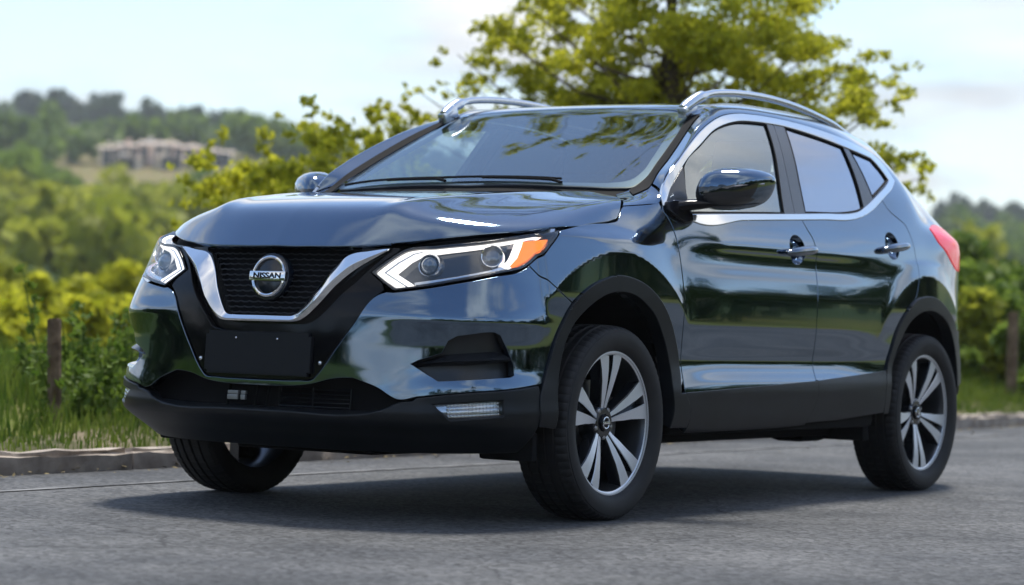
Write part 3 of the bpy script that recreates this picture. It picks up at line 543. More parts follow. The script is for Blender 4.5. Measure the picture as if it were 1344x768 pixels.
# doors (under the trim strips the skin carries on)
belt_f=[(2.9945,1.1325),(2.55,1.1085),(2.105,1.085),(2.06,1.092),(2.0,1.128),(1.955,1.156),(1.938,1.142)]
def ell(c,a,b,n=26,rot=0): return [(c[0]+a*math.cos(t)*math.cos(rot)-b*math.sin(t)*math.sin(rot),c[1]+a*math.cos(t)*math.sin(rot)+b*math.sin(t)*math.cos(rot)) for t in np.linspace(0,2*math.pi,n,endpoint=False)]
cupf,cupr=((2.9120,1.006),(3.8200,1.058))
doorf=C2(dgf)+[(2.0044,.430),(2.5112,.448),(3.079,.470)]+C2(dgm[::-1])+C2(belt_f)[1:]
dF=panel('door','L',doorf,PAINT,car,res=.011,mirror=True,gap=.0042,holes=[ell(cupf,.066,.056)],edge=.0028)
belt_r=[(3.8538,1.2580),(3.7091,1.2060),(3.5873,1.174),(3.5038,1.1605),(3.25,1.146),(2.9959,1.1335)]
doorr=C2(dgm[1:])+[(3.17,.478),(3.5074,.497),(3.738,.510)]+C2([(3.7469,.5221),(3.7874,.6031),(3.8327,.6846),(3.915,.7707),(4.010,.8233)])+C2(dgr[::-1])[1:]+C2(belt_r)[1:-1]
dR=panel('door','L',doorr,PAINT,car,res=.011,mirror=True,gap=.0042,holes=[ell(cupr,.066,.056)],edge=.0028)
lampP=[(4.318,1.156),(4.330,1.1157),(4.4088,1.0651),(4.4958,1.0103),(4.56,.985),(4.66,.978),(4.80,.985),(4.80,1.12),(4.62,1.165),(4.45,1.178)]
qtop=[(4.0418,1.4737),(4.15,1.447),(4.3,1.412),(4.5,1.375),(4.72,1.345)]
quar=C2(dgr)+[(4.0219,.8288)]+C2(cro[5:])+[(4.575,.71),(4.80,.715),(4.80,.975)]+C2(lampP[6:2:-1])[1:]+C2(lampP[3::-1])[1:]+C2([lampP[0],lampP[9],lampP[8],lampP[7]])[1:]+[(4.80,1.20)]+C2(qtop[::-1])+C2([(4.0418,1.4737),(4.0668,1.4470),(4.0930,1.372),(4.0925,1.352),(4.0536,1.3340),(3.8665,1.2640)])[1:]
panel('quarter_panel','L',quar,PAINT,car,res=.012,mirror=True,gap=.002)
SM=SMAX
panel('rear_bumper','L',C2([(4.521,.7298),(4.60,.64),(4.64,.54),(4.65,.46)])+[(4.75,.41),(SM,.40),(SM,.705),(4.80,.705),(4.575,.705)],CLAD,car,res=.02,mirror=True)
panel('tailgate','L',[(4.806,.722),(SM,.722),(SM,1.21),(4.806,1.21)],PAINT,car,res=.02,mirror=True)
panel('rear_window','L',[(4.73,1.215),(SM,1.225),(SM,1.45),(4.80,1.42),(4.725,1.34)],PGLASS,car,res=.02,mirror=True,flange=0)
for o in panel('tail_light','L',C2(lampP[:4])+C2(lampP[3:7])[1:]+C2(lampP[7:]+lampP[:1])[:-1],RED,car,d=.004,res=.01,mirror=True,flange=.03,edge=.006):
    pass
# arch trims, sills, lower lip (textured black plastic)
archf=C2([(1.0801,.3375),(1.0812,.4426)]+cfo[2:])+[(2.0,.4435),(2.0187,.4197),(2.0400,.3914),(2.0480,.3546),(2.0440,.318)]+C2([(1.919,.318),(1.9224,.3376),(1.9246,.3878),(1.915,.435),(1.903,.5454),(1.8741,.6059),(1.8322,.6632),(1.7689,.7279),(1.6926,.7698),(1.6137,.7976),(1.5383,.805),(1.4658,.799),(1.3918,.7746),(1.3166,.7322),(1.2531,.6788),(1.213,.6211),(1.187,.5485),(1.172,.47),(1.168,.40),(1.168,.33)])
panel('wheel_arch_trim','L',archf,CLAD,car,d=.009,res=.011,mirror=True,flange=.05,gap=.001,edge=.004)
archr=C2([(3.725,.345),(3.726,.4481),(3.7469,.5221),(3.7874,.6031),(3.8327,.6846),(3.915,.7707),(4.0219,.8288),(4.1486,.8484),(4.2714,.8378),(4.3937,.7963),(4.521,.7298),(4.60,.64),(4.65,.54),(4.66,.47)])+C2([(4.562,.455),(4.555,.52),(4.50,.65),(4.4188,.7289),(4.2948,.7745),(4.1699,.7907),(4.0528,.7745),(3.9624,.7358),(3.8875,.6693),(3.8253,.5907),(3.7873,.5000),(3.775,.42),(3.772,.345)])
panel('wheel_arch_trim','L',archr,CLAD,car,d=.009,res=.011,mirror=True,flange=.05,gap=.001,edge=.004)
sgf=[(2.003,.4455),(2.0187,.4197),(2.0418,.3914),(2.0500,.3546),(2.0455,.296)]
sgm=[(3.079,.4857),(3.0756,.4092),(3.0478,.3635),(3.0132,.318)]
panel('sill_trim','L',C2(sgf)+C2([(2.5465,.2991),(2.892,.3046),(3.0132,.31)])+C2(sgm[::-1])[1:]+[(2.5112,.4645)],CLAD,car,d=.008,res=.012,mirror=True,flange=.03,edge=.003)
panel('sill_trim','L',C2(sgm)+[(3.3182,.3251),(3.722,.3500),(3.723,.4481),(3.742,.5269),(3.5074,.5109),(3.1702,.4915)],CLAD,car,d=.008,res=.012,mirror=True,flange=.03,edge=.003)
fogP=[(.670,.4090),(.9170,.4290),(.9205,.4255),(.9205,.373),(.916,.3690),(.738,.3520),(.732,.3530)]
lip=[(0,.360)]+C2([(.02,.360),(.1363,.360),(.3902,.358),(.46,.367),(.5114,.3831),(.555,.4025),(.58,.408),(.615,.4135),(.6232,.4215)])+C2([(.6232,.4215),(.782,.4425),(.9471,.4560),(1.074,.4715)])[1:]+C2([(1.078,.4426),(1.0765,.3375),(1.078,.245)])+[(.5,.235),(0,.235)]
lipo=panel('lower_lip','L',sym(lip),CLAD,car,d=.004,res=.011,flange=.05,edge=.006,gap=.001,holes=[fogP,[(-a,b) for a,b in fogP]])
for sgn in (1,-1):
    fl=panel('fog_light','L',[(a*sgn,b) for a,b in fogP],LENS,car,d=-.004,gap=.003,flange=0,res=.012)
    rf=panel('reflector','L',[(a*sgn,b) for a,b in fogP],None or REFL,fl,d=-.02,gap=.003,flange=0,res=.006)
    zz_=[];mb=MB()
    for k in range(15):
        s_=.728+k*.0126
        for w_ in range(4):
            z_=.366+.0125*w_+.0011*k*.8
            p=L(np.array(s_*sgn),np.array(z_),-.012);mb.box(p,(.004,.0045,.0035),bev=.001)
    mb.build('facet',CHROME,rf)
    fb=C2([(.6291,.4100),(.9375,.4362),(.9345,.3660),(.7045,.3555)],.02)
# ---- vent inserts
for sgn in (1,-1):
    vp=[(a*sgn,b) for a,b in vent]
    v=panel('bumper_vent','L',vp,VENTM,car,d=-.045,gap=-.004,flange=0,res=.02)
    bl=[(.6000,.5371),(.7019,.5690),(.80,.577),(.9300,.584),(.9640,.552),(.9,.5520),(.78,.5480)]
    # blade : wedge standing proud of the recess
    up=resamp3(L(np.array([.606,.7019,.80,.90,.945])*sgn,np.array([.5400,.5700,.578,.5845,.583]),-.040),16)
    fr=resamp3(L(np.array([.602,.7019,.80,.90,.958])*sgn,np.array([.5365,.5490,.5530,.5580,.562]),-.001),16)
    lo=resamp3(L(np.array([.606,.7019,.80,.90,.958])*sgn,np.array([.5300,.5400,.5440,.5500,.553]),-.012),16)
    lb=resamp3(L(np.array([.606,.7019,.80,.90,.958])*sgn,np.array([.5260,.5330,.5370,.5440,.547]),-.042),16)
    strip('vent_blade',np.stack([up,.5*up+.5*fr+np.array([.002,0,.001]),fr,lo,lb],1),VENTM,v)
# ---- inner front
panel('front_backing','L',sym([(0,.44),(.55,.425),(1.0,.46),(1.2,.70),(1.22,1.0),(.9,.965),(.5,.935),(0,.91)]),MATTE,car,d=-.075,res=.03,flange=0)
lin=panel('lower_intake','L',sym([(0,.33),(.6,.36),(.64,.44),(.47,.475),(.3,.49),(0,.455)]),MATTE,car,d=-.085,res=.02,flange=0)
mb=MB()
for k in range(6):
    z=.366+k*.0145
    P=[L(np.array(s),np.array(z),-.05) for s in np.linspace(.075,.36,12)];mb.tube(P,.0026,6)
for s in (.072,.215,.365): mb.tube([L(np.array(s),np.array(.362),-.048),L(np.array(s),np.array(.445),-.048)],.003,6)
for s in (-.155,-.03,.02): MB().tube([L(np.array(s),np.array(.362),-.04),L(np.array(s+.01),np.array(.445),-.04)],.005,6).build('intake_rib',BLACKG,lin)
mb.build('intake_grille',BLACKG,lin)
mb=MB()
for s,h in ((-.118,.0245),(-.083,.0105)):
    for zz2,hh in ((.418,.006),(.402,.0085)):
        mb.box(L(np.array(s+(0.012 if h<.02 else 0)),np.array(zz2),-.03),(.006,h*.95,hh),bev=.002)
mb.build('radar_sensor',mat('sensor_grey',(.30,.31,.31),.35,.6),lin)
# black gloss surround
pa_o=[(.0,.4690),(.1778,.4720),(.2353,.4780),(.2530,.4935),(.3165,.577),(.3775,.660),(.4610,.7660),(.480,.780),(.468,.803),(.4170,.8385),(.468,.8820),(.505,.9080),(.512,.921)]
pa_i=[(.487,.9215),(.470,.906),(.3992,.8342),(.3344,.7581),(.2310,.657),(.2155,.6424),(.1822,.6338),(.0441,.6275),(0,.6270)]
pA=[(0,.469)]+C2(pa_o[:4]+pa_o[4:8])[1:]+pa_o[8:]+pa_i[:3]+C2(pa_i[2:])[1:]
half=C2([pa_o[0],(.1778,.4715),(.2353,.4780),(.2530,.4935),(.3165,.577),(.3775,.660),(.4610,.7660),(.480,.780)])+pa_o[8:]
hin=pa_i[:2]+C2(pa_i[2:])
outer=[(-a,b) for a,b in half[::-1]][:-1]+half
inner=hin+[(-a,b) for a,b in hin[::-1]][1:]
surround=panel('grille_surround','L',outer+inner,BLACKG,car,d=-.007,res=.012,flange=.03,edge=.003)
vin=[(0,.6842),(.12,.6842),(.1388,.6850),(.158,.694),(.1695,.7063),(.2203,.7763),(.2644,.842),(.2978,.8771),(.3251,.8995),(.36,.9055)]
gin=[(-a,b) for a,b in C2(vin)[::-1]][:-1]+C2(vin)
pB=[(-.485,.921)]+[(-a,b) for a,b in C2(pa_i[1:])[::1]][:-1]+C2(pa_i[1:])[::-1]+[(.485,.921)]
panel('grille_recess','L',pB,BLACKG,surround,d=-.03,res=.015,flange=0,holes=[gin+[(.36,.9150),(-.36,.9150)]])
# V-shaped chrome bar
va=resamp3(np.array(C2([(0,.6642),(.12,.6642),(.1522,.6650),(.178,.6700),(.1993,.6812),(.2547,.7306),(.3065,.7901),(.3651,.8433),(.4362,.8900),(.4840,.9185)])),90)
vb=resamp3(np.array(C2([(0,.6848),(.12,.6848),(.1388,.6853),(.158,.694),(.1695,.7063),(.2203,.7763),(.2644,.842),(.2978,.8771),(.3151,.8925),(.335,.9010),(.40,.9100),(.4700,.9200)])),90)
G=[]
for t,d in ((-.02,-.035),(0.0,-.006),(.035,.003),(.09,.006),(.20,.012),(.31,.017),(.34,.0172),(.37,.016),(.66,.004),(.93,-.008),(.97,-.010),(1.0,-.014),(1.0,-.05)):
    q=va*(1-t)+vb*t;sc=np.clip(np.linalg.norm(L(va[:,0],va[:,1],0.)-L(vb[:,0],vb[:,1],0.),axis=1)/.06,.28,1.);dd_=np.where(d>-.0301,.004+d*sc,d) if d>-.03 else np.full(len(va),d);G.append(L(q[:,0],q[:,1],dd_))
G=np.stack(G,1);Gm=G[::-1]*[1,-1,1]
strip('chrome_v_bar',np.concatenate([Gm[:-1],G]),CHROME,surround,autosharp=R(28))
grille=panel('grille','L',sym([(0,.68),(.15,.68),(.33,.90),(.36,.93),(0,.93)]),MATTE,car,d=-.072,res=.03,flange=0)
mb=MB();cw=.040;ch=.0215
gpoly=np.array(gin+[(.36,.925),(-.36,.925)])
for r_ in range(14):
    for q_ in range(-11,12):
        cx=(q_+.5*(r_%2))*cw;cz=.682+r_*ch*.86
        if not pip(np.array([[cx,cz]]),gpoly)[0]: continue
        hexp=[(cx+cw*.5*a,cz+ch*.62*b) for a,b in ((-1,-.4),(-.35,-.62),(.35,-.62),(1,-.4),(.62,.35),(-.62,.35))]
        a=[L(np.array(x),np.array(z),-.038) for x,z in hexp]
        mb.tube([a[0],a[1],a[2],a[3]],.0030,5)
mb.build('grille_mesh',mat('mesh_black',(.010,.011,.013),.5,spec=.3),grille)
# badge
def frm(s,z,d):
    e=1e-3;p=L(np.array(s),np.array(z),d);n=np.cross(L(np.array(s+e),np.array(z),d)-p,L(np.array(s),np.array(z+e),d)-p);n/=np.linalg.norm(n)
    return Vector(p),Vector(n)
bp,_=frm(.004,.818,-.012);bn=Vector((1,0,.16)).normalized();bx=Vector((0,1,0));by=bn.cross(bx)
BM=Matrix(((bx.x,by.x,bn.x,bp.x),(bx.y,by.y,bn.y,bp.y),(bx.z,by.z,bn.z,bp.z),(0,0,0,1)))
def local(V): return [tuple(BM@Vector(v)) for v in V]
def lathe(prof,n=64,ax='z'):
    V=[];F=[]
    for r_,h in prof:
        for j in range(n):
            a=2*math.pi*j/n;V.append((r_*math.cos(a),r_*math.sin(a),h))
    for i in range(len(prof)-1):
        for j in range(n): F.append((i*n+j,i*n+(j+1)%n,(i+1)*n+(j+1)%n,(i+1)*n+j))
    return V,F
V,F=lathe([(.083,-.03),(.083,-.008),(.081,-.002),(.076,.0),(.0001,.0)]);badge=mesh_obj('badge',local(V),F,mat('badge_backing',(.01,.014,.022),.12,coat=.2),car,autosharp=R(30))
V,F=lathe([(.0605,.0),(.0620,.007),(.0665,.0095),(.0715,.007),(.073,.0)]);mesh_obj('ring',local(V),F,CHROME,badge,autosharp=R(40))
mb=MB().box((0,0,.008),(.078,.0165,.006),bev=.003)
mesh_obj('name_bar',local(mb.V),mb.F,CHROME,badge,autosharp=R(30))
def text_mesh(name,txt,size,depth,m,parent,W4,font_sx=1.0):
    c=bpy.data.curves.new(name,'FONT');c.body=txt;c.size=size;c.extrude=depth;c.align_x='CENTER';c.align_y='CENTER';c.offset=size*.022
    o=bpy.data.objects.new(name,c);COL.objects.link(o);dg=bpy.context.evaluated_depsgraph_get();me=bpy.data.meshes.new_from_object(o.evaluated_get(dg))
    bpy.data.objects.remove(o);me.materials.clear();me.materials.append(m)
    for v in me.vertices: v.co=W4@Vector((v.co.x*font_sx,v.co.y,v.co.z))
    q=bpy.data.objects.new(name,me);COL.objects.link(q);q.parent=parent;return q
text_mesh('lettering','NISSAN',.0265,.0012,MATTE,badge,BM@Matrix.Translation((0,0,.0142)),1.36)
# number plate (blank, dark)
pp,_=frm(0,.555,-.009);pn=Vector((1,0,.06)).normalized();pby=pn.cross(bx)
PM=Matrix(((bx.x,pby.x,pn.x,pp.x),(bx.y,pby.y,pn.y,pp.y),(bx.z,pby.z,pn.z,pp.z),(0,0,0,1)))
bm=bmesh.new();bmesh.ops.create_cube(bm,size=2)
for v in bm.verts: v.co=Vector((v.co.x*.232,v.co.y*.0735,v.co.z*.006))
bmesh.ops.bevel(bm,geom=[e for e in bm.edges if abs(e.verts[0].co.z-e.verts[1].co.z)>.01],offset=.012,segments=4,affect='EDGES')
bmesh.ops.bevel(bm,geom=[e for e in bm.edges if e.verts[0].co.z>0 and e.verts[1].co.z>0],offset=.003,segments=2,affect='EDGES')
bm.verts.index_update();pl_=mesh_obj('number_plate',[tuple(PM@v.co) for v in bm.verts],[[v.index for v in f.verts] for f in bm.faces],mat('plate_black',(.006,.007,.010),.45,spec=.3),car,autosharp=R(30));bm.free()
for x_,y_ in ((-.095,.05),(.085,.05)):
    mb=MB();V,F=lathe([(.004,-.002),(.004,.002),(.0028,.0035),(.0001,.0035)],10)
    mesh_obj('bolt',[tuple(PM@Vector((v[0]+x_,v[1]+y_,v[2]+.006))) for v in V],F,SATIN,pl_)
for x_ in (-.262,.258):
    mb=MB();V,F=lathe([(.0075,-.004),(.0075,.002),(.005,.004),(.0001,.004)],12)
    mesh_obj('parking_sensor',[tuple(PM@Vector((v[0]+x_,v[1]-.025,v[2]-.012))) for v in V],F,SATIN,surround)
# ---- headlights
hlc=C2(hl[:7],.01)+C2(hl[6:12],.01)[1:]+C2(hl[11:16],.01)[1:]+[hl[16]]
hin_=[tuple(p) for p in inset(np.array(hlc),.011)]
for sgn in (1,-1):
    q=lambda P:[(a*sgn,b) for a,b in P]
    h=panel('headlight','L',q(hlc),BLACKG,car,d=-.002,gap=.004,res=.012,flange=.06,holes=[q(hin_)],edge=.003)
    panel('lens','L',q(hlc),LENS,h,d=.0015,gap=.0035,res=.01,flange=0)
    hs=panel('housing','L',q(hlc),mat('lamp_housing',(.045,.055,.07),.16,.55,coat=.5) if sgn==1 else bpy.data.materials['lamp_housing'],h,d=-.05,gap=.004,res=.014,flange=0)
    # bowl walls
    iq=np.array(q(hin_)+q(hin_[:1]));strip('reflector_wall',np.stack([L(iq[:,0],iq[:,1],-.004),L(iq[:,0],iq[:,1],-.05)],1),REFL,h)
    d1=[(.530,.7895),(.4375,.8385),(.484,.8760),(.536,.9080),(.6625,.9260),(.8974,.9500),(1.0689,.9725),(1.195,.9930)]
    d2=[(1.15,.9815),(1.06,.9620),(.897,.9390),(.68,.9140),(.595,.9035),(.553,.8830),(.5000,.8385),(.582,.7985)]
    dr=panel('daytime_running_light','L',q(d1+d2),DRL,h,d=-.016,gap=0,res=.008,flange=.02,edge=.003)
    m1=[(.556,.7930),(.4660,.8385),(.51,.8740),(.565,.9050),(.60,.9120)];m2=[(.60,.9095),(.568,.9025),(.516,.8725),(.4735,.8385),(.561,.7945)]
    panel('light_guide_groove','L',q(m1+m2),REFL,dr,d=-.0135,gap=0,res=.006,flange=.004,edge=.0005)
    panel('lower_guide','L',q([(.59,.7985),(.75,.8210),(.9059,.8480),(.985,.8655),(.9600,.8700),(.9059,.8570),(.75,.8295),(.585,.8065)]),CHROME,h,d=-.018,gap=0,res=.008,flange=.015)
    panel('turn_guide','L',q(C2([(.955,.8690),(.985,.8655),(1.015,.885),(1.045,.920),(1.064,.957)],.008)+C2([(1.045,.9600),(1.02,.925),(.995,.895),(.965,.877)],.008)),DRL,h,d=-.016,gap=0,res=.007,flange=.015)
    panel('amber_reflector','L',q([(1.0700,.9560),(1.158,.9690),(1.135,.9420),(1.105,.9190),(1.0621,.8930),(1.0058,.8720),(.9900,.8715),(1.03,.900)]),AMBER,h,d=-.014,gap=0,res=.009,flange=.015)
    for (s_,z_,r_,kind) in ((.632,.8655,.034,0),(.925,.9030,.034,1)):
        p,n=frm(s_*sgn,z_,-.03)
        if n.x<0:n=-n
        n=(n+Vector((.9,0,0))).normalized();x3=n.cross(Vector((0,0,1))).normalized();y3=x3.cross(n)
        M3=Matrix(((x3.x,y3.x,n.x,p.x),(x3.y,y3.y,n.y,p.y),(x3.z,y3.z,n.z,p.z),(0,0,0,1)))
        V,F=lathe([(r_*1.25,-.03),(r_*1.2,.0),(r_*1.1,.010),(r_,.008),(r_*.96,-.01)],40);pr=mesh_obj('projector',[tuple(M3@Vector(v)) for v in V],F,CHROME if kind else REFL,h,autosharp=R(40))
        V,F=lathe([(r_*.97,-.008),(r_*.9,.006),(r_*.72,.016),(r_*.45,.023),(r_*.2,.026),(.0001,.0265)] if kind==0 else [(r_*.97,-.008),(r_*.8,-.004),(r_*.5,-.001),(.0001,.0)],40)
        mesh_obj('projector_lens',[tuple(M3@Vector(v)) for v in V],F,mat('projector_glass',(.16,.20,.25),.05,.5,coat=1.) if 'projector_glass' not in bpy.data.materials else bpy.data.materials['projector_glass'],pr)
# ---- windscreen, roof, pillars
wse=[(-.33,0),(-.345,.25),(-.362,.4961),(-.395,.6300),(-.4264,.6800),(-.489,.6925),(-.6189,.6702),(-.8419,.622),(-1.02,.5740),(-1.055,.545),(-1.0673,.491),(-1.0735,.2532),(-1.0815,0)]
wsc=C2(wse);ws=panel('windscreen','R',sym(wsc,1),GLASS,car,d=0,gap=.003,res=.03,flange=0)
wi=C2([(-.362,0),(-.38,.25),(-.400,.4800),(-.428,.585),(-.47,.640),(-.55,.6490),(-.6489,.6290),(-.8419,.5800),(-.985,.5420),(-1.02,.500),(-1.032,.4300),(-1.043,.2332),(-1.050,0)])
panel('frit_band','R',sym(wsc,1),mat('frit_black',(.035,.035,.045),.35),ws,d=-.004,gap=.003,res=.03,flange=.02,holes=[sym(wi,1)])
panel('cowl','R',sym([(-.278,0),(-.28,.35),(-.27,.64),(-.36,.66),(-.41,.69),(-.40,.60),(-.36,.40),(-.335,0)],1),MATTE,car,d=-.012,gap=0,res=.03,flange=0)
redge=[(-1.05,.566),(-1.1,.566),(-1.2,.562),(-1.6,.555),(-2.2,.545),(-2.6,.505),(-2.85,.45),(-3.02,.36)]
roofp=C2([(-1.089,0),(-1.081,.2532),(-1.075,.491),(-1.066,.545)])+C2(redge[1:])+C2([(-3.10,.25),(-3.13,0)])
roofo=panel('roof','R',sym(roofp,1),PAINT,car,res=.03,gap=.001,flange=.01)
panel('headliner','R',sym([(-1.10,0),(-1.09,.53),(-2.2,.52),(-2.9,.40),(-3.0,0)],1),LINER,roofo,d=-.035,res=.06,flange=0,gap=0)
Acur=[(-.350,.660),(-.385,.680),(-.43,.6920),(-.489,.6945),(-.6189,.6718),(-.8419,.6235),(-1.035,.573),(-1.1,.5665),(-1.2,.5625),(-1.6,.5555),(-2.2,.5455),(-2.6,.5055),(-2.85,.4505),(-3.02,.3605)]
co=OL['chrome_out']
Bcur=[(1.7000,1.115),(1.78,1.122),(1.86,1.130),(1.926,1.140),(1.9440,1.154)]+[(2.0103-.003,1.2329),(2.1435-.002,1.3184),(2.3298-.001,1.4134),(2.4904,1.4770),(2.6394,1.5200),(2.7906,1.5430),(2.9298,1.5512),(3.1078,1.5539),(3.3071,1.5494),(3.5745,1.5300),(3.80,1.5050),(3.93,1.4880),(4.0418,1.4737),(4.15,1.447),(4.3,1.412),(4.5,1.375),(4.72,1.345)]
def split_match(P,idx,counts):
    out=[]
    full=[np.array(p) for p in P]
    c=np.array(curve(P,.004));di=[np.argmin(((c-full[i])**2).sum(1)) for i in idx]
    for a,b,k in zip(di[:-1],di[1:],counts):
        seg=resamp3(c[a:b+1],k+1);out.append(seg[:-1])
    out.append(c[di[-1]:di[-1]+1]);return np.vstack(out)
cts=(16,40,90,40)
A2=split_match(Acur,[0,3,6,11,13],cts);B2=split_match(Bcur,[0,4,9,17,21],cts)
def band(lo,hi,name,par=None):
    a,b=A2[lo:hi],B2[lo:hi]
    PA,nA=frame(ROOF,a[:,0],a[:,1],0.);PB,nB=frame(L,b[:,0],b[:,1],0.)
    nA*=np.sign(nA[:,2:3]);nB*=np.sign(nB[:,1:2])
    D=PB-PA;le=np.linalg.norm(D,axis=1)[:,None]
    ta=D-nA*(D*nA).sum(1)[:,None];ta/=np.maximum(np.linalg.norm(ta,axis=1)[:,None],1e-6)
    tb=-D-nB*(-D*nB).sum(1)[:,None];tb/=np.maximum(np.linalg.norm(tb,axis=1)[:,None],1e-6)
    k=.27;n=15;G=[PA-nA*.012];
    for t in np.linspace(0,1,n):
        G.append(PA*(1-t)**3+3*(PA+ta*le*k)*t*(1-t)**2+3*(PB+tb*le*k)*t*t*(1-t)+PB*t**3)
    G.append(PB-nB*.012);return np.stack(G,1)
G=band(0,17,'x');G1=band(17,len(A2),'x')
# slim joint between fender top and pillar
for GG,nm,mm_ in ((G,'cowl_corner',PAINT),(G1[:,4:] if False else G1,'roof_pillar',PAINT)):
    strip(nm,GG[:,::-1],mm_,car,autosharp=R(50));strip(nm,GG*[1,-1,1],mm_,car,autosharp=R(50))
GS=band(6,57,'x')[:,1:7];PS_,nS=GS,None
GS=GS+np.array([.0,0,.0035]);strip('windscreen_seal',GS[:,::-1],MATTE,car);strip('windscreen_seal',GS*[1,-1,1],MATTE,car)
# ---- side windows
ci=OL['chrome_in']
FG=C2([(2.150,1.283),(2.175,1.302),(2.345,1.380),(2.505,1.446),(2.655,1.485),(2.782,1.505),(2.92,1.5135),(3.015,1.517)])+C2([(3.018,1.512),(2.975,1.40),(2.915,1.27),(2.868,1.149)])+C2([(2.868,1.149),(2.5,1.131),(2.092,1.111)])[1:]+[(2.118,1.208)]
RG=C2([(3.185,1.5185),(3.5356,1.487),(3.668,1.471)])+C2([(3.672,1.466),(3.66,1.30),(3.645,1.215)])+C2([(3.635,1.208),(3.5628,1.194),(3.4945,1.1855),(3.067,1.162)])+[(3.10,1.289)]
QG=C2([(3.735,1.463),(3.9557,1.437)])+C2([(3.9557,1.437),(4.010,1.361),(4.012,1.352)])[1:]+C2([(3.99,1.3435),(3.8089,1.277),(3.772,1.262)])+[(3.757,1.363)]
PILL=mat('pillar_black',(.045,.05,.062),.22,0,coat=.3)
top_f=[(1.945,1.148),(2.03,1.222),(2.155,1.309),(2.338,1.398),(2.498,1.463),(2.648,1.503),(2.786,1.526),(2.925,1.534),(3.094,1.5365)]
bmid=[(3.094,1.5365),(3.0011,1.2838),(2.9640,1.14)]
ff=C2(top_f)+C2(bmid)[1:]+[(2.5,1.118),(2.06,1.098),(1.975,1.13)]
fr_=C2([(3.096,1.5365),(3.3071,1.534),(3.555,1.511),(3.705,1.488),(3.98,1.461),(4.02,1.43),(4.058,1.36),(4.025,1.3415),(3.838,1.268),(3.69,1.2120),(3.575,1.180),(3.50,1.168),(3.0,1.141),(2.9665,1.139)])[:-1]+C2(bmid[::-1])[:-1]
doors={'f':dF,'r':dR}
for k,(poly,holes,dd) in enumerate(((ff,[FG],dF),(fr_,[RG,QG],dR))):
    a,b=panel('window_frame','L',poly,PILL,dd[0],d=-.001,res=.014,mirror=dd[1],gap=.0025,flange=.02,holes=holes)
panel('window','L',FG,SGLASS,dF[0],d=-.008,res=.03,gap=-.004,flange=0,mirror=dF[1])
panel('window','L',RG,PGLASS,dR[0],d=-.008,res=.03,gap=-.004,flange=0,mirror=dR[1])
panel('quarter_window','L',QG,PGLASS,dR[0],d=-.008,res=.03,gap=-.004,flange=0,mirror=dR[1])
# rubber seals round the glass
def seal(poly,par,par2):
    P=np.array(list(poly)+[poly[0]]);q=resample(P[:-1],.02)
    X=L(q[:,0],q[:,1],-.003);mb=MB();mb.tube(list(X)+[X[0]],.0045,6,caps=False);o=mb.build('window_seal',MATTE,par);mirror_obj(o,par2)
seal(FG,*dF);seal(RG,*dR);seal(QG,*dR)
# chrome trim round the side windows
cho=C2([(1.9380,1.1300),(1.9446,1.1502),(2.0103,1.2299),(2.1435,1.3154),(2.3298,1.4104),(2.4904,1.4735),(2.6394,1.5161),(2.7906,1.5392),(2.9298,1.5472),(3.1078,1.5499),(3.3071,1.5454),(3.5745,1.5264),(3.80,1.5010),(3.93,1.4840),(4.0318,1.4705)])+C2([(4.0318,1.4705),(4.055,1.4511),(4.0831,1.3727),(4.0865,1.355)])[1:]+C2([(4.0865,1.355),(4.0500,1.3367),(3.8665,1.266),(3.7091,1.2052),(3.5873,1.173),(3.5038,1.1592),(3.2,1.1425),(2.9945,1.1315),(2.5,1.105),(2.105,1.0815),(2.080,1.088)])[1:]
chi=C2([(2.100,1.1020),(2.5,1.1245),(3.0073,1.1510),(3.25,1.1650),(3.4945,1.1785),(3.5628,1.1878),(3.6736,1.2194),(3.8089,1.2693),(3.9971,1.3399),(4.0226,1.3518)])+C2([(4.0226,1.3518),(4.0186,1.3618),(3.9580,1.4450),(3.9507,1.4493)])[1:]+C2([(3.9507,1.4493),(3.6722,1.4794),(3.5356,1.4960),(3.3,1.5180),(3.1718,1.5248),(3.0347,1.5252),(2.9205,1.5225),(2.7811,1.5139),(2.6521,1.493),(2.5015,1.4536),(2.3409,1.3878),(2.1631,1.3055),(2.0597,1.236),(2.0100,1.1950),(1.952,1.1350)])[1:]
panel('window_chrome','L',cho+chi,CHROME,car,d=.005,res=.007,mirror=True,gap=0,flange=.012,edge=.004)
# ---- door handles and cups
for (cup,dd,za) in ((cupf,dF,.012),(cupr,dR,.014)):
    E_=ell(cup,.066,.056,40);E_=np.array(E_);G=[]
    for t,dp in ((1.03,-.001),(1.0,-.004),(.92,-.016),(.75,-.026),(.5,-.033),(.25,-.036),(.02,-.037)):
        q=np.array(cup)+(E_-np.array(cup))*t;G.append(L(q[:,0],q[:,1],dp))
    G=np.stack(G,0);o=strip('handle_recess',np.transpose(G,(0,1,2)),PAINT,dd[0],closed=True,autosharp=R(60));mirror_obj(o,dd[1])
    mb=MB();ss=np.linspace(-.13,.12,27);P=[];rr=[]
    for s_ in ss:
        t=(s_+.005)/.13;P.append(L(np.array(cup[0]+s_),np.array(cup[1]-.005+za*s_/.13),.018*(1-abs(t)**4)+.012));rr.append(.0245*max(.05,(1-abs(t)**3.2))**.5)
    mb.tube(P,rr,14,flat=.78);o=mb.build('door_handle',HANDLE,dd[0]);mirror_obj(o,dd[1])
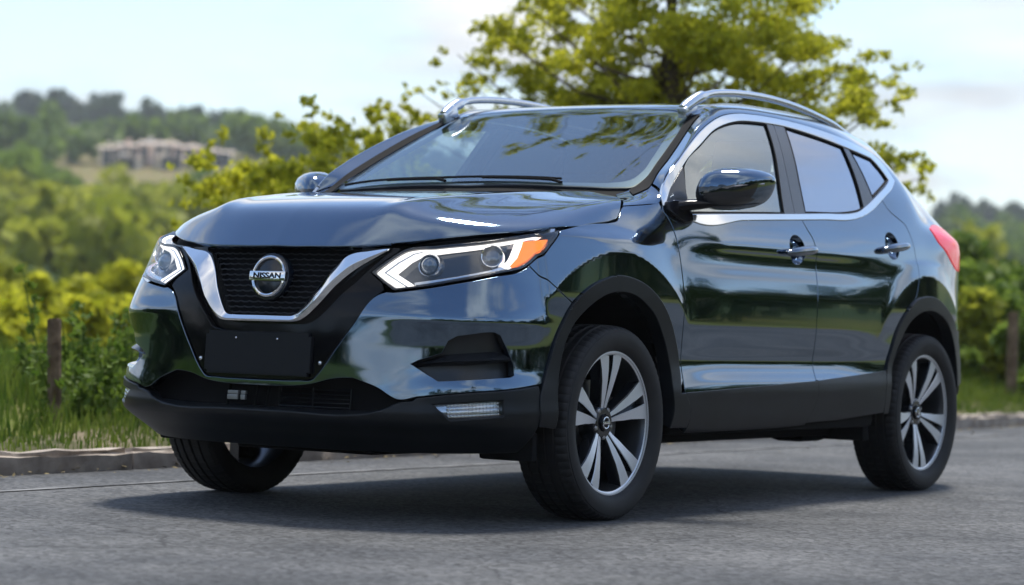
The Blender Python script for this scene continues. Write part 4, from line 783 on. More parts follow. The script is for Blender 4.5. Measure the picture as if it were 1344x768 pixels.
# ---- roof rails
rp=[(-.985,.5700,1.536),(-1.03,.574,1.562),(-1.09,.578,1.590),(-1.17,.581,1.612),(-1.30,.583,1.629),(-1.5,.584,1.640),(-1.8,.583,1.637),(-2.1,.577,1.612),(-2.35,.566,1.578),(-2.5,.552,1.545),(-2.58,.544,1.522)]
for sgn in (1,-1):
    C=curve(np.array(rp)*[1,sgn,1],.03);mb=MB();k=len(C);rad=[.023 if i<7 else .0145 for i in range(k)];rad[0]=.020;rad[-1]=.012;rad[-2]=.016
    mb.tube(C,rad,12,flat=1.05);o=mb.build('roof_rail',SATIN,car)
    MB().box((-1.02,.571*sgn,1.540),(.05,.020,.022),bev=.008,rot=Matrix.Rotation(R(24),3,'Y')).build('rail_foot',SATIN,o);MB().box((-2.46,.552*sgn,1.548),(.07,.018,.020),bev=.008,rot=Matrix.Rotation(R(-14),3,'Y')).build('rail_foot',SATIN,o)
    fi=MB()
    Fp=[(p[0],p[1]-.008*sgn,0) for p in C[5:-5]];Vv=[];Ff=[]
    for i,p in enumerate(C[4:-4]):
        zr=float(roof_z(p[0],abs(p[1])*.985))
        if i<3 or i>len(C)-12 or True: Vv+=[(p[0],p[1]-.004*sgn,max(zr-.03,p[2]-.12)),(p[0],p[1]-.004*sgn,zr+.004)]
    # base strip of the rail
    Ff=[(2*i,2*i+1,2*i+3,2*i+2) for i in range(len(Vv)//2-1)];mesh_obj('rail_base',Vv,Ff,SATIN,o)
# ---- mirrors
def mirror_head():
    # outline of the head in its own (y,z) plane, seen from ahead
    out=[(.874,1.205),(.886,1.240),(.905,1.262),(.940,1.279),(.98,1.284),(1.03,1.281),(1.07,1.270),(1.094,1.248),(1.093,1.228),(1.085,1.195),(1.068,1.165),(1.04,1.145),(1.0,1.132),(.96,1.124),(.92,1.124),(.885,1.140),(.872,1.172)]
    out=curve(out+out[:1],.012)[:-1];n=len(out);ctr=np.array([.985,1.205]);V=[];F=[]
    prof=[(.90,-.055),(.97,-.052),(1.0,-.040),(1.0,-.015),(.985,.012),(.95,.035),(.88,.058),(.76,.078),(.58,.094),(.35,.103),(.12,.106),(.01,.1065)]
    for t,x in prof:
        for p in out:
            q=ctr+(p-ctr)*t
            V.append((-.675+x-.62*(q[0]-1.0)+ .10*(1.215-q[1])*(1 if x>0 else 0),q[0],q[1]))
    for i in range(len(prof)-1):
        for j in range(n): F.append((i*n+j,i*n+(j+1)%n,(i+1)*n+(j+1)%n,(i+1)*n+j))
    return V,F,out
V,F,out=mirror_head()
MLOW=mat('mirror_black',(.010,.012,.016),.10,coat=.8)
for sgn in (1,-1):
    w=MIRROR_DY=0.0
    mi=[1 if np.mean([V[i][2] for i in f])<1.212+.10*(np.mean([V[i][1] for i in f])-1.0) and np.mean([V[i][0] for i in f])>-.66 else 0 for f in F]
    mo=mesh_obj('door_mirror',[(v[0],v[1]*sgn,v[2]) for v in V],F if sgn==-1 else [f[::-1] for f in F],[PAINT,MLOW],car,mi=mi,autosharp=R(45))
    g=[(-.675-.053-.62*(q[0]-1.0),q[0]*sgn,q[1]) for q in (np.array([.985,1.205])+(out-np.array([.985,1.205]))*.9)]
    mesh_obj('mirror_glass',g,[tuple(range(len(g)))],CHROME,mo,smooth=False)
    mb=MB();mb.tube([(-.50,.835*sgn,1.128),(-.52,.87*sgn,1.136),(-.555,.91*sgn,1.142),(-.60,.96*sgn,1.150)],[.038,.035,.030,.024],12,flat=.62);mb.build('mirror_arm',BLACKG,mo)
    il=[]
    for t in np.linspace(0,1,9): il.append((-.675+.102-.62*(.0+.085*t)-.072*t**2.4,(1.0+.085*t)*sgn,1.205+.019*t))
    mb=MB();mb.tube(il,[.002+.004*min(1,k/4) for k in range(9)],8,flat=.8);mb.build('indicator',mat('indicator_clear',(.55,.5,.5),.12,.3,coat=1.) if sgn==1 else bpy.data.materials['indicator_clear'],mo)
    # sail panel
sailp=[(1.962,1.152),(2.045,1.218),(2.138,1.284),(2.114,1.208),(2.083,1.104),(2.05,1.100),(2.0,1.112)]
panel('mirror_sail','L',sailp,PILL,dF[0],d=.004,res=.012,mirror=dF[1],gap=0,flange=.02)
# mirror root block on the door
rt=C2([(1.955,1.140),(2.02,1.148),(2.075,1.120),(2.09,1.09),(2.06,1.078),(1.99,1.092),(1.95,1.115)])
panel('mirror_root','L',rt,BLACKG,dF[0],d=.016,res=.012,mirror=dF[1],gap=0,flange=.02,edge=.008)
# ---- wipers
for (x0,y0,x1,y1) in ((-.385,.40,-.375,-.22),(-.375,-.12,-.40,-.62)):
    mb=MB();P=[ROOF(np.array(x0+(x1-x0)*t),np.array(y0+(y1-y0)*t),.012) for t in np.linspace(0,1,14)];mb.tube(P,.005,6)
    P2=[ROOF(np.array(x0+.03),np.array(y0+.02),.012)]+[ROOF(np.array(x0+.02+(x1-x0-.01)*t),np.array(y0+(y1-y0)*t),.016) for t in np.linspace(.05,.55,8)];mb.tube(P2,.006,6)
    mb.build('wiper',MATTE,car)
# ---- wheels
def tyre_mesh():
    w=.108;prof=[]
    # inner bead -> tread -> outer bead  (r, y) with y>0 outward
    prof=[(.246,-.085),(.262,-.098),(.29,-.108),(.315,-.108),(.330,-.102),(.3385,-.090)]
    tread=[(-.090,.3400),(-.078,.3425),(-.060,.3440),(-.058,.3370),(-.049,.3370),(-.047,.3448),(-.020,.3455),(-.018,.3375),(-.008,.3375),(-.006,.3456),(.020,.3455),(.022,.3375),(.032,.3375),(.034,.3448),(.056,.3440),(.058,.3370),(.066,.3370),(.068,.3430),(.080,.3415),(.090,.3395)]
    prof+=[(r,y) for y,r in tread]+[(.3355,.098),(.330,.1035),(.324,.1045),(.3225,.1075),(.312,.1095),(.298,.1100),(.280,.1075),(.266,.1020),(.2575,.0950),(.2535,.0885),(.246,.085)]
    n=288;V=[];F=[]
    for i,(r,y) in enumerate(prof):
        for j in range(n):
            a=2*math.pi*j/n;rr=r
            if r>.329 and y>.05 or (r>.329 and y<-.05):
                if j%4==0: rr=r-.0035 if abs(y)>.064 else r
            elif .3435<r and j%5==0: rr=r-.003
            V.append((rr*math.cos(a),y,rr*math.sin(a)))
    for i in range(len(prof)-1):
        for j in range(n): F.append((i*n+j,i*n+(j+1)%n,(i+1)*n+(j+1)%n,(i+1)*n+j))
    return V,F
def y_lathe(prof,n=72):
    V=[];F=[]
    for r,y in prof:
        for j in range(n):
            a=2*math.pi*j/n;V.append((r*math.cos(a),y,r*math.sin(a)))
    for i in range(len(prof)-1):
        for j in range(n): F.append((i*n+j,i*n+(j+1)%n,(i+1)*n+(j+1)%n,(i+1)*n+j))
    return V,F
def spoke_mesh(side):
    """one blade of a split double spoke, pointing to +Z: machined face, black flanks"""
    st=[(.048,.003,.020,.052),(.075,.0035,.025,.058),(.11,.0055,.036,.066),(.15,.0090,.046,.074),(.19,.0130,.060,.080),(.22,.0155,.071,.082),(.2385,.0165,.078,.082)]
    mb=MB();V=[];F=[];m=[]
    for r,a,b,y in st:
        a2,b2=side*a,side*b
        V+=[(a2+side*.001,y-.045,r),(a2,y-.003,r),(a2+side*.0015,y,r),(b2-side*.003,y-.002,r),(b2,y-.006,r),(b2-side*.0,y-.050,r)]
    k=6
    for i in range(len(st)-1):
        for j in range(k-1):
            f=(i*k+j,i*k+j+1,(i+1)*k+j+1,(i+1)*k+j);F.append(f if side>0 else f[::-1]);m.append(0 if j in (1,2) else 1)
    return V,F,m
def make_wheel(first=False):
    w=empty('wheel');w.parent=car
    V,F=tyre_mesh();mesh_obj('tyre',V,F,RUBBER,w,autosharp=R(32))
    V,F=y_lathe([(.246,.0865),(.2530,.0885),(.2545,.0875),(.2525,.0845),(.2465,.0835),(.2405,.0800)]);mesh_obj('rim_lip',V,F,MACH,w,autosharp=R(50))
    V,F=y_lathe([(.2410,.0805),(.2365,.070),(.233,.05),(.229,.0),(.232,-.06),(.244,-.085)]);mesh_obj('rim',V,F,mat('rim_barrel',(.10,.105,.115),.3,.8) if first else bpy.data.materials['rim_barrel'],w,autosharp=R(40))
    for k in range(5):
        for sd_ in (1,-1):
            V,F,m=spoke_mesh(sd_);a=2*math.pi*k/5;c_,s_=math.cos(a),math.sin(a)
            mesh_obj('spoke',[(v[0]*c_+v[2]*s_,v[1],-v[0]*s_+v[2]*c_) for v in V],F,[MACH,WBLACK],w,mi=m,autosharp=R(25))
    mb=MB()
    V,F=y_lathe([(.001,.055),(.050,.055),(.062,.046),(.070,.02),(.072,-.03)],40);mb.add(V,F)
    # dark web between the two blades of each spoke
    for k in range(5):
        a=2*math.pi*k/5;c_,s_=math.cos(a),math.sin(a);P=[(-.004,.03,.05),(.004,.03,.05),(.018,.052,.236),(-.018,.052,.236),(-.004,-.0,.05),(.004,-.0,.05),(.018,.02,.236),(-.018,.02,.236)]
        mb.add([(v[0]*c_+v[2]*s_,v[1],-v[0]*s_+v[2]*c_) for v in P],[(0,1,2,3),(4,7,6,5),(0,4,5,1),(1,5,6,2),(2,6,7,3),(3,7,4,0)])
    hub=mb.build('hub',WBLACK,w)
    V,F=y_lathe([(.0315,.050),(.031,.060),(.0285,.0635),(.0265,.062),(.020,.063),(.001,.0635)],36);cap=mesh_obj('hub_cap',V,F,BLACKG,w,autosharp=R(30))
    mb=MB();V,F=y_lathe([(.0170,.0625),(.0178,.0648),(.0200,.0655),(.0222,.0648),(.0230,.0625)],30);mb.add(V,F);mb.box((0,.0645,0),(.0235,.0016,.0042),bev=.001);mb.build('emblem',CHROME,cap)
    for k in range(5):
        a=2*math.pi*(k+.5)/5;V,F=y_lathe([(.0095,.035),(.0095,.052),(.006,.056),(.0001,.056)],6);mesh_obj('wheel_nut',[(v[0]+.052*math.sin(a),v[1],v[2]+.052*math.cos(a)) for v in V],F,DISC,w,smooth=False)
    V,F=y_lathe([(.07,-.01),(.148,-.01),(.149,-.012),(.149,-.034),(.148,-.036),(.07,-.036)],60);mesh_obj('brake_disc',V,F,DISC,w,autosharp=R(30))
    mb=MB()
    for q in np.linspace(-.42,.42,7): mb.box((-.128*math.cos(q),-.02,.128*math.sin(q)),(.030,.03,.024),rot=Matrix.Rotation(q,3,'Y'),bev=.008)
    mb.build('brake_caliper',DISC,w)
    return w
w0=make_wheel(True)
def copy_tree(o,parent):
    c=o.copy();COL.objects.link(c);c.parent=parent
    for ch in list(o.children): copy_tree(ch,c)
    return c
TR=1.587/2
w0.location=(0,TR,.3415);w0.rotation_euler=(0,R(2),0)
for (x,y,rx,rz) in ((-2.646,TR,R(-38),0),(0,-TR,R(11),math.pi),(-2.646,-TR,R(50),math.pi)):
    c=copy_tree(w0,car);c.location=(x,y,.3415);c.rotation_euler=(0,rx,rz)
# ---- wheel wells, under-body, inner shell, cabin
for x in (0,-2.646):
    for sgn in (1,-1):
        V=[];F=[];n=28
        for y in (.80,.50):
            for j in range(n+1):
                a=-.02+(math.pi+.04)*j/n;V.append((x+(.485)*math.cos(a),y*sgn,.346+.485*math.sin(a)*.98))
        for j in range(n): F.append((j,j+1,n+2+j,n+1+j))
        F.append(tuple(range(n+1,2*n+2)))
        mesh_obj('wheel_well',V,F,MATTE,car,smooth=False)
sg=np.linspace(1.0,SMAX,150);zg=np.linspace(0,1,26);S_,Z_=np.meshgrid(sg,zg,indexing='ij');z0_=np.interp(sg,[4.4,4.6],[.30,.50])[:,None];Z_=z0_+Z_*(np.interp(sg,[1.0,1.25,1.6,1.72,1.95,2.1],[.93,.95,1.0,1.04,1.06,1.08])[:,None]-z0_);P=L(S_,Z_,-.034);V=P.reshape(-1,3);F=[]
for i in range(len(sg)-1):
    for j in range(len(zg)-1):
        c=P[i:i+2,j:j+2].reshape(-1,3).mean(0)
        if any(math.hypot(c[0]-x,c[2]-.346)<.53 for x in (0,-2.646)) : continue
        F.append((i*26+j,(i+1)*26+j,(i+1)*26+j+1,i*26+j+1))
sh=mesh_obj('inner_shell',V,F,MATTE,car);mirror_obj(sh,car)
mb=MB()
mb.box((.14,0,.62),(.52,.50,.30));mb.box((-1.32,0,.385),(.87,.86,.10),bev=.03);mb.box((-1.32,0,.285),(1.35,.55,.05),bev=.03);mb.box((-2.65,0,.5),(.5,.52,.2));mb.box((-3.05,0,.52),(.28,.55,.09),bev=.04)
mb.box((.48,0,.262),(.22,.50,.03),bev=.02);mb.box((.42,.0,.235),(.20,.30,.02),bev=.01)
mb.box((-.55,.30,.245),(.30,.22,.035),bev=.02);mb.box((-1.7,-.25,.235),(.35,.18,.05),bev=.03);mb.box((-1.45,.60,.262),(.75,.06,.02),bev=.01);mb.box((-2.10,.55,.265),(.12,.08,.05),bev=.03)
for sgn in (1,-1):
    mb.box((.415,.72*sgn,.265),(.018,.11,.05),bev=.012);mb.box((-2.20,.70*sgn,.28),(.03,.12,.055),bev=.01)
    mb.tube([(0,.70*sgn,.33),(-.05,.2*sgn,.28)],.03,8);mb.tube([(-2.646,.70*sgn,.31),(-2.5,.2*sgn,.30)],.03,8)
mb.build('underbody',MATTE,car)
# cabin
mb=MB();mb.box((-.72,0,.97),(.26,.70,.11),bev=.05,rot=Matrix.Rotation(R(-8),3,'Y'));mb.box((-.95,.36,1.045),(.12,.17,.035),bev=.02);mb.box((-1.0,0,.80),(.16,.12,.2),bev=.03);mb.box((-1.6,0,.52),(1.2,.74,.03));mb.build('dashboard',CABIN,car)
mb=MB();th=[(-1.10+.155*math.sin(q)*.40,.36+.185*math.cos(q),1.06+.185*math.sin(q)*.9) for q in np.linspace(0,2*math.pi,33)];mb.tube(th,.015,8,caps=False);mb.tube([(-.95,.36,1.02),(-1.10,.36,1.06)],.05,10);mb.box((-1.1,.36,1.06),(.015,.17,.02));mb.build('steering_wheel',CABIN,car)
for y in (.37,-.37):
    mb=MB();mb.box((-1.45,y,.72),(.26,.25,.09),bev=.05);mb.box((-1.73,y,1.02),(.075,.24,.33),bev=.06,rot=Matrix.Rotation(R(-17),3,'Y'));mb.box((-1.86,y,1.40),(.05,.13,.085),bev=.04,rot=Matrix.Rotation(R(-12),3,'Y'))
    mb.tube([(-1.83,y+.06,1.28),(-1.85,y+.06,1.36)],.008,6);mb.tube([(-1.83,y-.06,1.28),(-1.85,y-.06,1.36)],.008,6);mb.build('front_seat',SEAT,car)
mb=MB();mb.box((-2.35,0,.70),(.26,.68,.09),bev=.05);mb.box((-2.66,0,1.0),(.07,.66,.30),bev=.06,rot=Matrix.Rotation(R(-20),3,'Y'))
for y in (-.42,0,.42): mb.box((-2.80,y,1.34),(.04,.12,.07),bev=.03)
mb.build('rear_seat',SEAT,car)
# ============ ground, road, kerb ============
def gnode(m,base_fn): pass
asph=mat('asphalt',(.055,.057,.06),.85,spec=.35)
n,l,b=nodes(asph);t=n.new('ShaderNodeTexCoord')
vo=n.new('ShaderNodeTexVoronoi');vo.inputs['Scale'].default_value=58;l.new(t.outputs['Object'],vo.inputs['Vector'])
no=n.new('ShaderNodeTexNoise');no.inputs['Scale'].default_value=.55;no.inputs['Detail'].default_value=8;l.new(t.outputs['Object'],no.inputs['Vector'])
r1=n.new('ShaderNodeValToRGB');r1.color_ramp.elements[0].color=(.054,.057,.061,1);r1.color_ramp.elements[1].color=(.110,.114,.120,1);r1.color_ramp.elements[0].position=.3;r1.color_ramp.elements[1].position=.75
l.new(no.outputs['Fac'],r1.inputs['Fac'])
r2=n.new('ShaderNodeValToRGB');r2.color_ramp.elements[0].color=(.38,.38,.38,1);r2.color_ramp.elements[1].color=(1.85,1.82,1.78,1)
l.new(vo.outputs['Color'],r2.inputs['Fac'])
mu=n.new('ShaderNodeMix');mu.data_type='RGBA';mu.blend_type='MULTIPLY';mu.inputs['Factor'].default_value=1;l.new(r1.outputs['Color'],mu.inputs[6]);l.new(r2.outputs['Color'],mu.inputs[7]);l.new(mu.outputs[2],b.inputs['Base Color'])
# worn wheel tracks, tar patches and hairline cracks
sx=n.new('ShaderNodeSeparateXYZ');l.new(t.outputs['Object'],sx.inputs[0])
wv=n.new('ShaderNodeMath');wv.operation='SINE';w0_=n.new('ShaderNodeMath');w0_.operation='MULTIPLY';l.new(sx.outputs[1],w0_.inputs[0]);w0_.inputs[1].default_value=4.1;l.new(w0_.outputs[0],wv.inputs[0])
pn=n.new('ShaderNodeTexNoise');pn.inputs['Scale'].default_value=1.7;pn.inputs['Detail'].default_value=6;pn.inputs['Roughness'].default_value=.65;l.new(t.outputs['Object'],pn.inputs['Vector'])
pa_=n.new('ShaderNodeMath');pa_.operation='MULTIPLY_ADD';l.new(wv.outputs[0],pa_.inputs[0]);pa_.inputs[1].default_value=.07;l.new(pn.outputs['Fac'],pa_.inputs[2])
pr_=n.new('ShaderNodeValToRGB');pr_.color_ramp.elements[0].position=.36;pr_.color_ramp.elements[0].color=(.72,.73,.75,1);pr_.color_ramp.elements[1].position=.64;pr_.color_ramp.elements[1].color=(1.22,1.20,1.17,1);l.new(pa_.outputs[0],pr_.inputs['Fac'])
m2=n.new('ShaderNodeMix');m2.data_type='RGBA';m2.blend_type='MULTIPLY';m2.inputs['Factor'].default_value=1;l.new(mu.outputs[2],m2.inputs[6]);l.new(pr_.outputs['Color'],m2.inputs[7])
cd_=n.new('ShaderNodeTexNoise');cd_.inputs['Scale'].default_value=2.5;cd_.inputs['Detail'].default_value=5;l.new(t.outputs['Object'],cd_.inputs['Vector'])
cv=n.new('ShaderNodeVectorMath');cv.operation='MULTIPLY_ADD';l.new(cd_.outputs['Color'],cv.inputs[0]);cv.inputs[1].default_value=(.5,.5,0);l.new(t.outputs['Object'],cv.inputs[2])
crack=n.new('ShaderNodeTexVoronoi');crack.feature='DISTANCE_TO_EDGE';crack.inputs['Scale'].default_value=.42;l.new(cv.outputs[0],crack.inputs['Vector'])
ck=n.new('ShaderNodeValToRGB');ck.color_ramp.elements[0].position=.0;ck.color_ramp.elements[0].color=(.45,.45,.46,1);ck.color_ramp.elements[1].position=.004;ck.color_ramp.elements[1].color=(1,1,1,1);l.new(crack.outputs['Distance'],ck.inputs['Fac'])
m3=n.new('ShaderNodeMix');m3.data_type='RGBA';m3.blend_type='MULTIPLY';m3.inputs['Factor'].default_value=1;l.new(m2.outputs[2],m3.inputs[6]);l.new(ck.outputs['Color'],m3.inputs[7]);l.new(m3.outputs[2],b.inputs['Base Color'])
bu=n.new('ShaderNodeBump');bu.inputs['Strength'].default_value=.9;bu.inputs['Distance'].default_value=.006;l.new(vo.outputs['Distance'],bu.inputs['Height']);l.new(bu.outputs['Normal'],b.inputs['Normal'])
KY=-1.90
def sheet(name,pts,z,m,kind='structure'):
    o=mesh_obj(name,[(x,y,z) for x,y in pts],[tuple(range(len(pts)))],m,smooth=False);o['kind']=kind;return o
sheet('road',[(-160,KY),(60,KY),(60,7.2),(-160,7.2)],0.,asph)
edge=noise_var(mat('worn_edge_line',(.16,.16,.16),.9),(.07,.072,.075),(.24,.24,.24),5,detail=9,lo=.38,hi=.62)
V=[];F=[]
for i,xx in enumerate(np.linspace(-60,30,181)):
    yy=KY+.62+.012*math.sin(xx*1.7);V+=[(xx,yy-.022,.004),(xx,yy+.022,.004)]
F=[(2*i,2*i+2,2*i+3,2*i+1) for i in range(180)]
mesh_obj('road_edge_line',V,F,edge,smooth=False)['kind']='structure'
# terrain : one sheet to the horizon, rising into hills behind the verge
def hill_h(az):   # ridge height by bearing, measured to the right of the camera axis
    return np.interp(az,[-.35,-.20,-.15,-.11,-.075,-.03,.03,.12,.19,.24,.4],[64,62,61,61,55,48,38,32,33,31,28])
gd=np.array([cf.x,cf.y]);gd/=np.linalg.norm(gd);gr=np.array([gd[1],-gd[0]])
def terr(x,y):
    x=np.asarray(x,float);y=np.asarray(y,float)
    dxx=x-CAM_P[0];dyy=y-CAM_P[1];f=dxx*gd[0]+dyy*gd[1];s=dxx*gr[0]+dyy*gr[1];D=np.hypot(dxx,dyy)
    az=np.arctan2(s,np.maximum(f,1e-3))
    u=np.clip((D-70)/830,0,1.4);prof=np.where(u<1,u*u*(3-2*u)*.55+.45*u,1-.25*(u-1)**2)
    h=hill_h(np.clip(az,-.6,.6))*prof*sstep(-40,60,f)
    h+=np.where(D>120,3.5*np.sin(x*.021+1.3)*np.sin(y*.017)+1.8*np.sin(x*.05)*np.cos(y*.043+.6),0)*np.clip((D-120)/200,0,1)
    verge=np.where(y<KY-.15,.07+.16*sstep(KY-.4,KY-2.2,y)-.10*sstep(-5,-14,y),-.03)
    far=np.where((y>7.2),.05,verge)
    return h+far
def terrain(name,xs,ys,m):
    X,Y=np.meshgrid(xs,ys,indexing='ij');Z=terr(X,Y);V=np.stack([X,Y,Z],-1).reshape(-1,3);k=len(ys)
    F=[(i*k+j,(i+1)*k+j,(i+1)*k+j+1,i*k+j+1) for i in range(len(xs)-1) for j in range(len(ys)-1)]
    o=mesh_obj(name,V,F,m);o['kind']='structure';return o
gm=mat('meadow_ground',(.07,.09,.025),.95,spec=.1)
n,l,b=nodes(gm);t=n.new('ShaderNodeTexCoord');vo=n.new('ShaderNodeTexVoronoi');vo.inputs['Scale'].default_value=.011;vo.inputs['Randomness'].default_value=.9
nz=n.new('ShaderNodeTexNoise');nz.inputs['Scale'].default_value=.03;nz.inputs['Detail'].default_value=3;l.new(t.outputs['Object'],nz.inputs['Vector'])
ad=n.new('ShaderNodeVectorMath');ad.operation='MULTIPLY_ADD';l.new(nz.outputs['Color'],ad.inputs[0]);ad.inputs[1].default_value=(22,22,0);l.new(t.outputs['Object'],ad.inputs[2]);l.new(ad.outputs[0],vo.inputs['Vector'])
rp_=n.new('ShaderNodeValToRGB');e=rp_.color_ramp.elements;e[0].position=0;e[0].color=(.035,.060,.016,1);e[1].position=1;e[1].color=(.22,.19,.085,1)
for p,c_ in ((.45,(.045,.070,.018,1)),(.62,(.11,.13,.03,1)),(.78,(.15,.15,.045,1)),(.9,(.20,.17,.08,1))):
    q=e.new(p);q.color=c_
sp=n.new('ShaderNodeSeparateColor');l.new(vo.outputs['Color'],sp.inputs[0]);l.new(sp.outputs[0],rp_.inputs['Fac'])
n2_=n.new('ShaderNodeTexNoise');n2_.inputs['Scale'].default_value=1.3;n2_.inputs['Detail'].default_value=9;l.new(t.outputs['Object'],n2_.inputs['Vector'])
mm=n.new('ShaderNodeMix');mm.data_type='RGBA';mm.blend_type='OVERLAY';mm.inputs['Factor'].default_value=.45;l.new(rp_.outputs['Color'],mm.inputs[6]);l.new(n2_.outputs['Color'],mm.inputs[7]);l.new(mm.outputs[2],b.inputs['Base Color'])
xs=np.concatenate([np.linspace(-2200,-220,70),np.linspace(-200,-20,50),np.linspace(-17,14,63),np.linspace(18,400,20)])
ys=np.concatenate([np.linspace(-2000,-200,64),np.linspace(-185,-22,42),np.linspace(-20,KY-1.0,30),[KY-.6,KY-.3,KY-.16,KY-.15,7.17,7.19,7.21,7.3,12,40,120,400]])
terrain('ground',xs,ys,gm)
# kerb of worn concrete blocks
km=noise_var(mat('kerb_concrete',(.30,.28,.25),.9,spec=.2),(.24,.20,.165),(.50,.43,.36),7,detail=8,bump=.6,bscale=45,bdist=.008)
kx=[1.68-i*.92 for i in range(17)];kerbV=MB()
for x0 in [2.60,3.52,4.44,5.36]+kx+[1.68-i*.92 for i in range(17,58)]:
    bm=bmesh.new();bmesh.ops.create_cube(bm,size=2)
    for v in bm.verts: v.co=Vector((v.co.x*.453,v.co.y*.068,v.co.z*.10))
    bmesh.ops.bevel(bm,geom=[e for e in bm.edges if abs(e.verts[0].co.x-e.verts[1].co.x)>.5 and e.verts[0].co.z>0]+[e for e in bm.edges if e.verts[0].co.z>0 and e.verts[1].co.z>0 and abs(e.verts[0].co.x-e.verts[1].co.x)<.1],offset=.022,segments=3,affect='EDGES')
    bmesh.ops.subdivide_edges(bm,edges=[e for e in bm.edges if abs(e.verts[0].co.x-e.verts[1].co.x)>.4],cuts=7)
    for v in bm.verts: v.co+=Vector((rng.normal(0,.003),rng.normal(0,.0035),rng.normal(0,.004)))
    bm.verts.index_update();dz=rng.normal(0,.006);a=rng.normal(0,.012)
    rot=Matrix.Rotation(a,3,'Z')
    if x0 not in kx:
        kerbV.add([tuple(rot@v.co+Vector((x0,KY-.07,-.005+dz))) for v in bm.verts],[[v.index for v in f.verts] for f in bm.faces]);bm.free();continue
    o=mesh_obj('kerb_stone',[tuple(v.co) for v in bm.verts],[[v.index for v in f.verts] for f in bm.faces],km,autosharp=R(40));bm.free()
    o.location=(x0,KY-.07,-.005+dz);o.rotation_euler=(rng.normal(0,.02),rng.normal(0,.008),a)
    tag(o,'worn grey kerb stone in the row edging the road beside the grass verge','kerb','kerb stones edging the road')
kerbV.build('kerb_run',km)['kind']='structure'
# ============ grass ============
def leaf_mat(name,c0,c1,trans=.45,scale=2.2,rough=.55):
    m=bpy.data.materials.new(name);m.use_nodes=True;n=m.node_tree.nodes;l=m.node_tree.links;b=n['Principled BSDF'];o=n['Material Output']
    g=n.new('ShaderNodeNewGeometry');t=n.new('ShaderNodeTexCoord');x=n.new('ShaderNodeTexNoise');x.inputs['Scale'].default_value=scale;x.inputs['Detail'].default_value=4;l.new(t.outputs['Object'],x.inputs['Vector'])
    ma=n.new('ShaderNodeMath');ma.operation='MULTIPLY_ADD';l.new(g.outputs['Random Per Island'],ma.inputs[0]);ma.inputs[1].default_value=.5;l.new(x.outputs['Fac'],ma.inputs[2])
    r=n.new('ShaderNodeValToRGB');r.color_ramp.elements[0].position=.45;r.color_ramp.elements[1].position=1.05;r.color_ramp.elements[0].color=(*c0,1);r.color_ramp.elements[1].color=(*c1,1);l.new(ma.outputs[0],r.inputs['Fac'])
    l.new(r.outputs['Color'],b.inputs['Base Color']);b.inputs['Roughness'].default_value=rough;b.inputs['Specular IOR Level'].default_value=.25
    tr=n.new('ShaderNodeBsdfTranslucent');l.new(r.outputs['Color'],tr.inputs['Color']);mx=n.new('ShaderNodeMixShader');mx.inputs[0].default_value=trans;l.new(b.outputs[0],mx.inputs[1]);l.new(tr.outputs[0],mx.inputs[2]);l.new(mx.outputs[0],o.inputs['Surface']);return m
def fast_mesh(name,V,nv,m,parent=None,smooth=False):
    """V (k*nv,3) flat array of k polygons of nv verts"""
    me=bpy.data.meshes.new(name);k=len(V)//nv
    me.vertices.add(len(V));me.vertices.foreach_set('co',np.asarray(V,np.float32).ravel());me.loops.add(len(V));me.loops.foreach_set('vertex_index',np.arange(len(V),dtype=np.int32))
    me.polygons.add(k);me.polygons.foreach_set('loop_start',np.arange(0,len(V),nv,dtype=np.int32));me.update(calc_edges=True);me.materials.append(m)
    o=bpy.data.objects.new(name,me);COL.objects.link(o)
    if parent:o.parent=parent
    return o
def blades(n,region,h0,h1,wd,clump=None,lean=.45):
    x=rng.uniform(region[0],region[1],n);y=rng.uniform(region[2],region[3],n)
    return x,y
def grass_geo(x,y,h,w,lean=.45):
    n=len(x);z=terr(x,y);a=rng.uniform(0,2*np.pi,n);la=rng.uniform(0,2*np.pi,n);le=rng.uniform(.1,1,n)*lean*h
    dx,dy=np.cos(a)*w*.5,np.sin(a)*w*.5;lx,ly=np.cos(la)*le,np.sin(la)*le
    B0=np.stack([x-dx,y-dy,z-.02],-1);B1=np.stack([x+dx,y+dy,z-.02],-1);M1=np.stack([x+dx*.7+lx*.35,y+dy*.7+ly*.35,z+h*.6],-1);T=np.stack([x+lx,y+ly,z+h],-1);M0=np.stack([x-dx*.7+lx*.35,y-dy*.7+ly*.35,z+h*.6],-1)
    return np.stack([B0,B1,M1,T,M0],1).reshape(-1,3)
GR=leaf_mat('grass_blades',(.065,.130,.016),(.21,.27,.042),.45,1.5)
def wob(x,y,s=1.): return .5+.5*np.sin(x*1.9*s+.7*np.sin(y*2.3*s))*np.cos(y*1.6*s+.9*np.sin(x*1.1*s))
x=rng.uniform(-30,3.5,95000);y=KY-.11-np.abs(rng.gamma(1.3,1.3,95000))
keep=(rng.uniform(0,1,len(x))<(.35+.65*wob(x,y))*(.62+.38*sstep(.4,.9,KY-y)))&(y>-14);x,y=x[keep],y[keep]
dist_k=KY-y;h=(.035+.05*np.clip(dist_k/.9,0,1)+.13*sstep(.8,2.6,dist_k))*rng.uniform(.5,1.35,len(x))*(.6+.7*wob(x,y,.6))
g=fast_mesh('verge_grass',grass_geo(x,y,h,.008+.004*rng.random(len(x))),5,GR);g['kind']='stuff'
